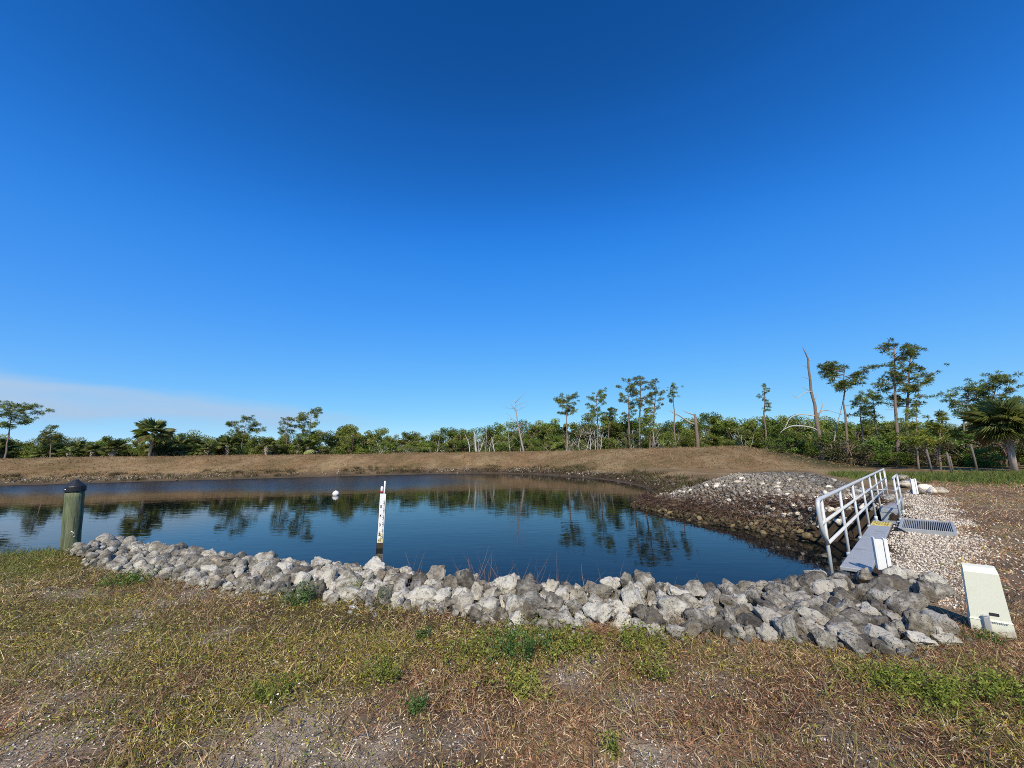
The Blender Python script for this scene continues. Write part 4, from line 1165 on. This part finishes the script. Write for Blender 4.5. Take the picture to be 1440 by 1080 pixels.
def pine(px_t, y_t, px_b, w_px, y_cb, Y, label, style='tall', cols=PINE, bark='bark', nbr=None):
    top = at_y(px_t, y_t, Y); bx = at_y(px_b, 640, Y)[0]; z0 = hz(bx, Y)
    cbz = at_y(px_t, y_cb, Y)[2]; wid = abs(at_y(px_t + w_px, y_t, Y)[0] - top[0])
    H = top[2] - z0; lean = top[0] - bx; cb = cbz - z0
    t = thing('pine_tree', label, 'tree', (bx, Y, z0))
    r0 = .012 * H + .03
    ks = np.linspace(0, 1, 9); wob = rng.normal(0, .006 * H, (9, 2)); wob[0] = 0; wob[-1] = 0
    path = np.c_[lean * ks ** 1.3 + wob[:, 0] * .6, wob[:, 1], ks * H * .97]
    path[0, 2] = -.3
    mb = MB(); mb.tube(path, list(r0 * (1 - .8 * ks)), 8)
    P = []; R = []
    crownH = H - cb
    nbr = nbr or int(13 + wid * 1.3)
    cl = .27 + .032 * min(wid, 6)
    for k in range(nbr):
        f = (k + rng.random()) / nbr
        if style == 'flat': prof = .45 + .75 * f if f < .72 else 1.0 - (f - .72) * 1.6
        elif style == 'cone': prof = 1.05 - .9 * f
        elif style == 'thin': prof = .5 + .5 * math.sin(PI * min(1, f + .1))
        else: prof = .40 + .62 * math.sin(PI * (.18 + .75 * f))
        z = cb + crownH * f * .94
        p0 = np.array([np.interp(z / (H * .97), ks, path[:, 0]), np.interp(z / (H * .97), ks, path[:, 1]), z])
        a = rng.uniform(0, 2 * PI); ln = wid / 2 * prof * rng.uniform(.65, 1.08)
        up = rng.uniform(.08, .42) if style != 'flat' else rng.uniform(.15, .5)
        end = p0 + np.array([math.cos(a) * ln, math.sin(a) * ln, ln * up])
        mid = (p0 + end) / 2 + np.array([0, 0, -.06 * ln + rng.normal(0, .05)])
        mb.tube([p0, mid, end], [r0 * .24, r0 * .16, r0 * .07], 5)
        nc = max(1, int(1.3 + ln * 1.35))
        for j in range(nc):
            s = .45 + .58 * (j + .6) / nc
            c = p0 * (1 - s) + end * s + rng.normal(0, .16 * cl / .4, 3) * np.array([1.6, 1.6, .8])
            P.append(c); R.append(cl * rng.uniform(.75, 1.25))
            if rng.random() < .5:
                P.append(c + rng.normal(0, cl * .8, 3) * np.array([1, 1, .6]) + np.array([0, 0, cl * .3])); R.append(cl * rng.uniform(.6, 1.0))
    for _ in range(3):
        P.append(path[-1] + rng.normal(0, cl * .6, 3)); R.append(cl)
    # stubs of dead branches below the crown
    for k in range(4):
        z = cb * rng.uniform(.55, .98); a = rng.uniform(0, 2 * PI); p0 = np.array([np.interp(z / (H * .97), ks, path[:, 0]), np.interp(z / (H * .97), ks, path[:, 1]), z]); ln = rng.uniform(.3, .9)
        mb.tube([p0, p0 + np.array([math.cos(a) * ln, math.sin(a) * ln, ln * .1])], [r0 * .18, r0 * .06], 4)
    mb.build('trunk', M[bark], t)
    V, F, C = needle_clumps(np.array(P), np.array(R), 56, cols)
    link('crown', mesh_np('crown', V, F, M['needle'], C), t)
    return t
BRIGHT = [(.235, .270, .044), (.185, .22, .040), (.275, .29, .060)]
DARKN = [(.090, .120, .034), (.115, .145, .038), (.15, .18, .044)]
pine(18, 571, 9, 66, 606, 60, 'flat topped spreading pine at the far left edge of the wood', 'flat')
pine(72, 599, 72, 34, 624, 61, 'small bushy pine between the flat topped pine and the palm', 'cone')
pine(347, 587, 338, 48, 622, 71, 'loose leaning pine between the tall palm and the pair of slender pines', 'tall')
pine(404, 588, 403, 27, 613, 72, 'slender pine left of the taller pine in the left half of the wood', 'tall')
pine(438, 576, 434, 44, 614, 72, 'tallest pine in the left half of the wood, near the buoy', 'tall')
pine(797, 557, 797, 46, 586, 74, 'umbrella shaped pine with a bare straight trunk right of the half dead tree', 'flat', BRIGHT + PINE)
pine(839, 550, 841, 36, 588, 74, 'pine with an uneven rounded crown next right of the umbrella shaped pine', 'tall')
pine(857, 574, 855, 24, 594, 76, 'small dark pine between the rounded pine and the tall pine cluster', 'flat', DARKN)
pine(883, 531, 886, 38, 590, 73, 'left tree of the tall pine cluster in the middle of the wood', 'tall')
pine(902, 529, 899, 42, 578, 74, 'highest and widest tree of the tall pine cluster in the middle', 'tall')
pine(922, 532, 918, 26, 582, 75, 'dense narrow right tree of the tall pine cluster', 'thin')
pine(914, 571, 914, 36, 612, 70, 'short bright green young pine standing under the tall pine cluster', 'cone', BRIGHT)
pine(946, 539, 951, 19, 566, 74, 'thin pine with a tuft at its top right of the tall cluster', 'thin')
pine(1074, 539, 1078, 19, 582, 64, 'lone thin pine with a sparse crown left of the big dead trunk', 'thin')
pine(1187, 513, 1192, 70, 553, 42, 'wide flat crowned pine right of the big dead trunk', 'flat', DARKN + PINE)
pine(1208, 552, 1216, 24, 588, 44, 'small thin pine under the right side of the flat crowned pine', 'thin')
pine(1226, 552, 1238, 40, 592, 46, 'small leaning pine between the flat crowned pine and the tallest pine', 'flat')
pine(1256, 479, 1263, 50, 566, 38, 'tallest pine of all with its dark crown, above the far end of the railing', 'tall', DARKN + PINE, nbr=24)
pine(1282, 486, 1275, 58, 580, 40, 'second trunk and crown close to the right of the tallest pine', 'tall', DARKN + PINE, nbr=26)
pine(1288, 577, 1288, 42, 628, 32, 'young full green pine below the tallest pine', 'cone', BRIGHT)
pine(1324, 580, 1318, 50, 634, 31, 'young bushy yellow green pine behind the fence posts', 'cone', BRIGHT)
pine(1362, 544, 1355, 66, 588, 48, 'spreading flat pine behind the cabbage palms, left one of two', 'flat')
pine(1400, 531, 1390, 64, 578, 47, 'spreading flat pine above the cabbage palms, right one of two', 'flat')
pine(1450, 563, 1444, 34, 592, 45, 'dark pine cut off by the edge of the picture above the palms', 'flat', DARKN)

def bare_tree(base, H, lean, spread, nb, mat, seed, r0=None, upright=.8, depth=2):
    r = random.Random(seed); mb = MB(); r0 = r0 or .02 * H + .03
    def grow(p, d, L, rad, lev):
        n = 5; pts = [p]; q = p.copy(); dd = d.copy()
        for k in range(n):
            dd = dd + np.array([r.gauss(0, .12), r.gauss(0, .12), r.gauss(.03, .06)]); dd /= np.linalg.norm(dd)
            q = q + dd * L / n; pts.append(q.copy())
        mb.tube(pts, [rad * (1 - .78 * k / n) for k in range(n + 1)], 7 if lev == 0 else 5)
        if lev < depth:
            for k in range(nb if lev == 0 else 3):
                t = r.uniform(.35, .97); i = min(n - 1, int(t * n)); b = pts[i] + (pts[i + 1] - pts[i]) * (t * n - i)
                a = r.uniform(0, 2 * PI); u = r.uniform(.1, upright)
                nd = np.array([math.cos(a), math.sin(a), u]); nd /= np.linalg.norm(nd)
                grow(b, nd, L * spread * r.uniform(.5, 1.1), rad * .42 * (1 - .5 * t), lev + 1)
    d0 = np.array([lean, r.gauss(0, .03), 1.0]); d0 /= np.linalg.norm(d0)
    grow(np.array([0, 0, -.2]), d0, H, r0, 0)
    return mb
def snag(px_t, y_t, px_b, Y, label, name='dead_tree', mat='dead_wood', spread=.22, nb=9, seed=1, r0=None, upright=.6, depth=2):
    top = at_y(px_t, y_t, Y); bx = at_y(px_b, 640, Y)[0]; z0 = hz(bx, Y); H = top[2] - z0
    t = thing(name, label, 'dead tree', (bx, Y, z0))
    bare_tree(None, H, (top[0] - bx) / H, spread, nb, mat, seed, r0, upright, depth).build('trunk', M[mat], t)
    return t, H, bx, z0
# the big dead trunk: bent, with long bleached low limbs to the left
Y = 40
t = thing('dead_tree', 'tall bent dead pine trunk with bleached broken limbs left of the flat crowned pine', 'dead tree', (at_y(1157, 640, Y)[0], Y, hz(at_y(1157, 640, Y)[0], Y)))
bx, z0 = t.location.x, t.location.z
def loc(px, py, dy=0.0): v = at_y(px, py, Y + dy); return np.array([v[0] - bx, dy, v[2] - z0])
pth = [loc(1157, 648), loc(1154.5, 630), loc(1151.5, 607.5), loc(1147.5, 587.5), loc(1146, 570, .1), loc(1140.5, 550, .15), loc(1139.5, 535, .1), loc(1137, 517.5), loc(1136.5, 505), loc(1132.5, 496, -.1), loc(1128.5, 488, -.15)]
mb = MB(); mb.tube(pth, [.22, .19, .175, .165, .135, .125, .11, .10, .08, .055, .02], 10); mb.build('trunk', M['bark'], t)
for k, (pp, rr) in enumerate((([loc(1150, 606), loc(1144, 602, -.2), loc(1130, 599, -.4), loc(1112, 599, -.6), loc(1104, 603, -.7), loc(1097, 608, -.8)], [.13, .12, .11, .09, .06, .02]),
                              ([loc(1146, 585), loc(1135, 583, .2), loc(1121, 582.5, .3), loc(1110, 588, .4), loc(1105, 600, .4), loc(1095, 612, .4)], [.10, .09, .08, .07, .05, .02]),
                              ([loc(1141, 551), loc(1133, 551, .2), loc(1121, 560, .3), loc(1116, 557, .4), loc(1114, 553, .4)], [.08, .06, .05, .04, .02]),
                              ([loc(1140, 550), loc(1132, 546), loc(1127, 543)], [.06, .05, .03]),
                              ([loc(1150, 582), loc(1157, 577, .2), loc(1165, 577, .3), loc(1184, 583, .4)], [.09, .07, .05, .02]),
                              ([loc(1139, 534), loc(1133, 531), loc(1127, 530)], [.06, .045, .02]),
                              ([loc(1137, 517), loc(1130, 514), loc(1126, 514)], [.05, .03, .01]), ([loc(1136, 507), loc(1141, 506), loc(1143, 505)], [.05, .035, .015]),
                              ([loc(1149, 590), loc(1154, 578, -.2), loc(1157, 571, -.2), loc(1155, 562, -.2)], [.10, .08, .06, .02]), ([loc(1144, 566), loc(1148, 560, -.1), loc(1148, 553, -.1)], [.06, .04, .01]))):
    MB().tube(rounded(pp, .4, 3), list(.62 * np.interp(np.linspace(0, 1, len(rounded(pp, .4, 3))), np.linspace(0, 1, len(rr)), rr)), 7).build('limb', M['pale_bark'] if k < 4 else M['dead_wood'], t)
snag(1170, 556, 1165, 44, 'thin bare dead trunk just right of the big dead trunk', seed=3, spread=.10, nb=6, r0=.09)
Y = 70
t = thing('dead_tree', 'broken reddish snag with one long limb to the left, right of the thin pine', 'dead tree', (at_y(982, 640, Y)[0], Y, hz(at_y(982, 640, Y)[0], Y)))
bx, z0 = t.location.x, t.location.z
MB().tube([loc(982, 648), loc(981, 620), loc(979, 600), loc(977, 582)], [.36, .32, .27, .20], 9).build('trunk', M['bark'], t)
MB().tube([loc(979, 598), loc(968, 593, -.4), loc(956, 585, -.6), loc(946, 580, -.8), loc(941, 577, -.9)], [.16, .13, .10, .07, .03], 7).build('limb', M['dead_wood'], t)
MB().tube([loc(977, 584), loc(966, 580, .3), loc(960, 577, .4)], [.12, .08, .03], 6).build('limb', M['dead_wood'], t)
snag(733, 560, 738, 72, 'half dead bare branched tree left of the umbrella shaped pine', seed=5, spread=.30, nb=15, r0=.20, mat='dead_wood', upright=1.1)
snag(669, 604, 671, 71, 'thick white broken trunk standing among pale leafless trees', seed=6, spread=.05, nb=3, r0=.24, mat='pale_bark', depth=1)
for k, (px, yt, pb, lab) in enumerate(((661, 605, 661, 'slim white leafless tree left of the thick white trunk'), (679, 612, 672, 'forked white leafless tree leaning right beside the thick white trunk'), (690, 607, 696, 'white leafless tree right of the forked one'))):
    snag(px, yt, pb, 71 + k * .4, lab, seed=20 + k, spread=.40, nb=6, r0=.10, mat='pale_bark', upright=1.6)

# broad-leaved trees: a few prototypes, then copies
LEAF = [(.175, .215, .040), (.125, .170, .032), (.225, .255, .055), (.27, .285, .082)]
def leafy_proto(seed, H, W, nleaf, lsz, cols, nblob=18, low=.12, stems=3, trunkmat='pale_bark'):
    r = np.random.default_rng(seed)
    mb = MB(); ends = []
    for s in range(stems):
        a = r.uniform(0, 2 * PI); p = np.array([r.normal(0, .12), r.normal(0, .12), -.2]); pts = [p]; d = np.array([math.cos(a) * .3, math.sin(a) * .3, 1.0])
        for k in range(5):
            d = d + np.r_[r.normal(0, .18, 2), 0]; p = p + d / np.linalg.norm(d) * H * .17; pts.append(p.copy())
        mb.tube(pts, list(np.linspace(.035 * H ** .5 + .02, .02, 6)), 6)
        for k in range(5):
            i = r.integers(1, 5); b = pts[i]; a = r.uniform(0, 2 * PI); e = b + np.array([math.cos(a) * W * .3, math.sin(a) * W * .3, r.uniform(.05, .3) * H])
            mb.tube([b, (b + e) / 2 + r.normal(0, .1, 3), e], [.03, .025, .01], 5)
    P = []; C = []
    for k in range(nblob):
        z = H * (low + (1 - low) * r.random() ** .8 * .92); f = (z / H)
        rad = W / 2 * (.55 + .6 * math.sin(PI * min(1, f * .8 + .12)))
        a = r.uniform(0, 2 * PI); q = math.sqrt(r.random()) * rad * .72
        c = np.array([math.cos(a) * q, math.sin(a) * q, z]); br = W * r.uniform(.12, .24)
        m = int(nleaf / nblob)
        dd = r.normal(size=(m, 3)); dd /= np.linalg.norm(dd, axis=1)[:, None]
        pp = c + dd * (br * r.random((m, 1)) ** .45) * np.array([1, 1, .75])
        base = np.asarray(cols)[r.integers(0, len(cols))] * r.uniform(.75, 1.3)
        P.append(pp); C.append(base[None] * r.uniform(.65, 1.35, (m, 1)))
    P = np.concatenate(P); C = np.concatenate(C); k = P[:, 2] > .03 * H; P, C = P[k], C[k]
    V, F = leaf_quads(P, r.uniform(.7, 1.3, len(P)) * lsz, .55, .35)
    return mb.mesh('trunk', M[trunkmat]), mesh_np('crown', V, F, M['leaf'], np.repeat(C, 4, 0)), H
PROT = [leafy_proto(40 + k, 6.5, 3.4 + .75 * (k % 4), 7600, .20, LEAF, 26, .0, 3, 'stem') for k in range(9)]
PROT_PALE = [leafy_proto(60 + k, 6.5, 3.6, 3600, .19, [(.22, .235, .075), (.28, .28, .10), (.18, .20, .065)], 18, .16, 5) for k in range(4)]
SHRUB = [leafy_proto(80 + k, 2.6, 3.2, 2600, .15, [(.135, .19, .036), (.10, .15, .03), (.175, .225, .046)], 16, .0, 3, 'stem') for k in range(4)]
BROWNISH = [leafy_proto(90 + k, 2.2, 2.8, 1400, .13, [(.13, .12, .05), (.10, .10, .04), (.17, .13, .07)], 12, .06, 4, 'stem') for k in range(2)]
def place(name, proto, px, y_t, Y, label, cat, group, wob=True):
    top = at_y(px, y_t, Y); z0 = hz(top[0], Y)
    h = max(.8, top[2] - z0); s = h / proto[2]
    o = thing(name, label, cat, (top[0], Y, z0), rnd.uniform(0, 6.28), group)
    w = min(1.5, max(.75, s)) * rnd.uniform(.85, 1.15)
    o.scale = (w, w, s)
    link('trunk', proto[0], o); link('crown', proto[1], o)
    return o
def skyline(px):
    xs = [-80, 0, 60, 130, 200, 260, 330, 380, 470, 495, 520, 560, 640, 720, 800, 900, 980, 1040, 1080, 1140, 1300, 1480]
    ys = [614, 617, 613, 617, 613, 611, 611, 612, 610, 599, 607, 608, 603, 592, 590, 590, 592, 585, 588, 588, 592, 592]
    return float(np.interp(px, xs, ys))
def zone(px):
    if px < 330: return 'green broad leaved tree in the low wood behind the left levee', 'trees behind the left part of the levee'
    if px < 720: return 'green broad leaved tree in the wood behind the middle of the levee', 'trees behind the middle of the levee'
    if px < 1075: return 'tall green broad leaved tree in the wood behind the right levee', 'trees behind the right part of the levee'
    return 'green broad leaved tree in the wood beyond the end of the levee', 'trees beyond the end of the levee'
def depth0(px):
    return float(np.interp(px, [-100, 0, 330, 720, 950, 1060, 1110, 1300, 1480], [63, 63, 70, 76, 74, 66, 58, 50, 46]))
x_ = -110.
while x_ < 1530:                                   # back row makes the skyline
    lab, grp = zone(x_)
    place('broadleaf_tree', rnd.choice(PROT), x_ + rnd.uniform(-5, 5), skyline(x_) + rnd.gauss(-1, 3.6), depth0(x_) + rnd.uniform(5, 12), lab, 'tree', grp)
    x_ += rnd.uniform(11, 16.5)
x_ = -110.
while x_ < 1290:                                   # front row, lower and more open
    lab, grp = zone(x_)
    pr = PROT_PALE if (x_ > 520 and rnd.random() < .5) else PROT
    lo = 9 if x_ < 480 else 14
    place('broadleaf_tree', rnd.choice(pr), x_ + rnd.uniform(-6, 6), skyline(x_) + lo + abs(rnd.gauss(0, 6)), depth0(x_) + rnd.uniform(-1.5, 3), lab, 'tree', grp)
    x_ += rnd.uniform(15, 25)
place('broadleaf_tree', PROT[2], 495, 597, 72, 'round dark green tree rising above the wood right of the buoy', 'tree', None)
place('broadleaf_tree', PROT[1], 966, 612, 68, 'rounded bright green bush before the reddish snag', 'tree', None)
for k in range(24):                                # pale leafless stems between the green
    px = rnd.choice((rnd.uniform(520, 720), rnd.uniform(720, 1060), rnd.uniform(740, 960)))
    Y = depth0(px) - rnd.uniform(.5, 2.5); top = at_y(px, skyline(px) + rnd.uniform(9, 26), Y); z0 = hz(top[0], Y)
    t = thing('leafless_tree', 'pale grey leafless small tree in front of the green wood', 'dead tree', (top[0], Y, z0), rnd.uniform(0, 6), 'pale leafless trees along the wood edge')
    if k < 7:
        if k == 0: BARE = []
        BARE.append(bare_tree(None, 5.0, rnd.gauss(0, .1), .42, 6, 'pale_bark', 200 + k, .085, 1.5, 2).mesh('trunk', M['pale_bark']))
    link('trunk', BARE[k % 7], t); s = (top[2] - z0) / 5.0; t.scale = (s, s, s)
x_ = -110.
while x_ < 1090:                                   # low undergrowth along the wood edge
    grp = 'undergrowth bushes along the wood edge'
    Yb = depth0(x_) + rnd.uniform(.5, 6)
    place('shrub', rnd.choice(SHRUB), x_ + rnd.uniform(-4, 4), float(np.interp(x_, [0, 720, 1090], [631, 624, 618])) + rnd.uniform(-6, 3), Yb, 'low leafy bush in the undergrowth along the edge of the far wood', 'shrub', grp)
    x_ += rnd.uniform(11, 18)
x_ = -110.
while x_ < 1300:                                   # and deeper in the wood
    grp = 'undergrowth bushes deep in the far wood'
    place('shrub', rnd.choice(SHRUB), x_ + rnd.uniform(-4, 4), skyline(x_) + rnd.uniform(8, 18), depth0(x_) + rnd.uniform(12, 16), 'leafy bush standing deep in the far wood between the trunks', 'shrub', grp)
    x_ += rnd.uniform(13, 20)
# front shrubs at the right, at the foot of the pines
for k in range(46):
    px = rnd.uniform(1075, 1470)
    Y = float(np.interp(px, [1075, 1130, 1200, 1300, 1480], [46, 42, 37, 33, 31])) + rnd.uniform(0, 7)
    yt = rnd.uniform(606, 640) if px < 1290 else rnd.uniform(600, 640)
    place('shrub', rnd.choice(SHRUB if rnd.random() < .8 else BROWNISH), px, yt, Y, 'leafy shrub in the thicket below the pines on the right', 'shrub', 'shrubs in the thicket below the right pines')
place('shrub', SHRUB[0], 1094, 598, 47, 'large dark green bush at the end of the levee beside the big dead trunk', 'shrub', None)
place('shrub', SHRUB[1], 1092, 626, 43, 'low rounded green shrub on the end of the levee', 'shrub', None)

# palms
def fan_leaf(seed, L=1.0, n=22, span=2.3):
    r = np.random.default_rng(seed); mb = MB()
    V = []; F = []; C = []
    pet = .55 * L
    for k in range(n):
        a = (k / (n - 1) - .5) * span
        d = np.array([math.cos(a), math.sin(a), 0]); s = np.array([-math.sin(a), math.cos(a), 0]) * .027 * L
        ln = L * (.62 + .38 * math.cos(a)) * r.uniform(.9, 1.08)
        b = np.array([pet, 0, 0]); m = b + d * ln * .55 + np.array([0, 0, .04 * L]); e = b + d * ln + np.array([0, 0, -.22 * L * r.uniform(.6, 1.5)])
        i = len(V); V += [b, m - s, m + s, e]; F += [(i, i + 1, i + 3), (i, i + 3, i + 2)]
    i = len(V); w = .018 * L
    V += [np.array([0, -w, 0]), np.array([0, w, 0]), np.array([pet, w, 0]), np.array([pet, -w, 0])]
    return np.array(V), np.array(F), (i, i + 1, i + 2, i + 3)
FANS = [fan_leaf(k) for k in range(4)]
PALM = [(.25, .29, .095), (.20, .24, .08), (.34, .36, .16), (.16, .20, .06)]
def palm_crown(n, L, r, droop=1.0):
    V = []; F = []; C = []; o = 0
    for k in range(n):
        v, f, qd = FANS[k % 4]; v = v * L * r.uniform(.8, 1.15)
        az_ = r.uniform(0, 2 * PI); e = r.uniform(-.5 * droop, 1.3)
        cz, sz_ = math.cos(e), math.sin(e); tw = r.uniform(-.5, .5)
        Rt = np.array([[1, 0, 0], [0, math.cos(tw), -math.sin(tw)], [0, math.sin(tw), math.cos(tw)]])
        Re = np.array([[cz, 0, -sz_], [0, 1, 0], [sz_, 0, cz]]); Rz_ = np.array([[math.cos(az_), -math.sin(az_), 0], [math.sin(az_), math.cos(az_), 0], [0, 0, 1]])
        w = v @ (Rz_ @ Re @ Rt).T
        V.append(w); F.append(np.r_[f, [[qd[0], qd[1], qd[2]], [qd[0], qd[2], qd[3]]]] + o); o += len(w)
        c = np.array(PALM[r.integers(0, 4)]) * r.uniform(.75, 1.3)
        if e < -.45 and r.random() < .6: c = np.array((.26, .19, .11))
        C.append(np.tile(c, (len(w), 1)))
    return np.concatenate(V), np.concatenate(F), np.concatenate(C)
def palm_trunk(H, r0, seed):
    r = np.random.default_rng(seed); mb = MB()
    mb.tube([(0, 0, -.2), (r.normal(0, .05), 0, H * .5), (0, 0, H)], [r0 * 1.1, r0, r0 * 1.15], 10)
    for k in range(46):                            # old leaf boots
        z = H * (.45 + .55 * k / 46); a = k * 2.4
        d = np.array([math.cos(a), math.sin(a), 0]); mb.tube([d * r0 * .9 + np.array([0, 0, z]), d * (r0 + .16) + np.array([0, 0, z + .28])], [.06, .025], 4)
    return mb
def palm(px, y_t, w_px, Y, label, group=None, nfr=34, split=False):
    top = at_y(px, y_t, Y); z0 = hz(top[0], Y); wid = abs(at_y(px + w_px, y_t, Y)[0] - top[0])
    L = wid / 2 / 1.45; H = max(.4, top[2] - z0 - 1.15 * L)
    t = thing('cabbage_palm', label, 'palm', (top[0], Y, z0), rnd.uniform(0, 6), group)
    palm_trunk(H, .17, int(px) + 209).build('trunk', M['dead_wood'], t)
    r = np.random.default_rng(int(px) + 205)
    if split:
        ms = []
        for k in range(5):
            v, f, qd = fan_leaf(30 + k, L, 24, 2.5)
            v = v + 0; c = np.tile(np.array(PALM[k % 4]), (len(v), 1)) if k < 4 else np.tile(np.array((.27, .19, .10)), (len(v), 1))
            ms.append(mesh_np('frond', v, np.r_[f, [[qd[0], qd[1], qd[2]], [qd[0], qd[2], qd[3]]]], M['frond'], c))
        for k in range(nfr):
            e = 1.4 - 2.0 * r.random() ** .75
            o = link('frond', ms[4] if e < -.35 and r.random() < .7 else ms[r.integers(0, 4)], t, (0, 0, H + r.uniform(-.15, .15)))
            o.rotation_euler = (r.uniform(-.5, .5), -e, r.uniform(0, 2 * PI)); s = r.uniform(.8, 1.15); o.scale = (s, s, s)
    else:
        V, F, C = palm_crown(nfr, L, r); V[:, 2] += H
        link('crown', mesh_np('crown', V, F, M['frond'], C), t)
    return t
palm(217, 593, 42, 60, 'tall cabbage palm rising above the low wood on the left', None, 40)
palm(1405, 569, 78, 28, 'large cabbage palm with hanging dead fronds behind the fence posts', None, 58, True)
palm(1444, 572, 66, 29.5, 'cabbage palm cut off by the right edge of the picture', None, 52, True)
for k in range(30):
    px = rnd.uniform(-40, 335) if k < 26 else rnd.uniform(335, 520)
    palm(px, rnd.uniform(615, 628), rnd.uniform(20, 32), 60.5 + rnd.uniform(-2.0, 3) + max(0, px) * .02, 'low fan palm in the dense row behind the left levee', 'low fan palms behind the left levee', 22)
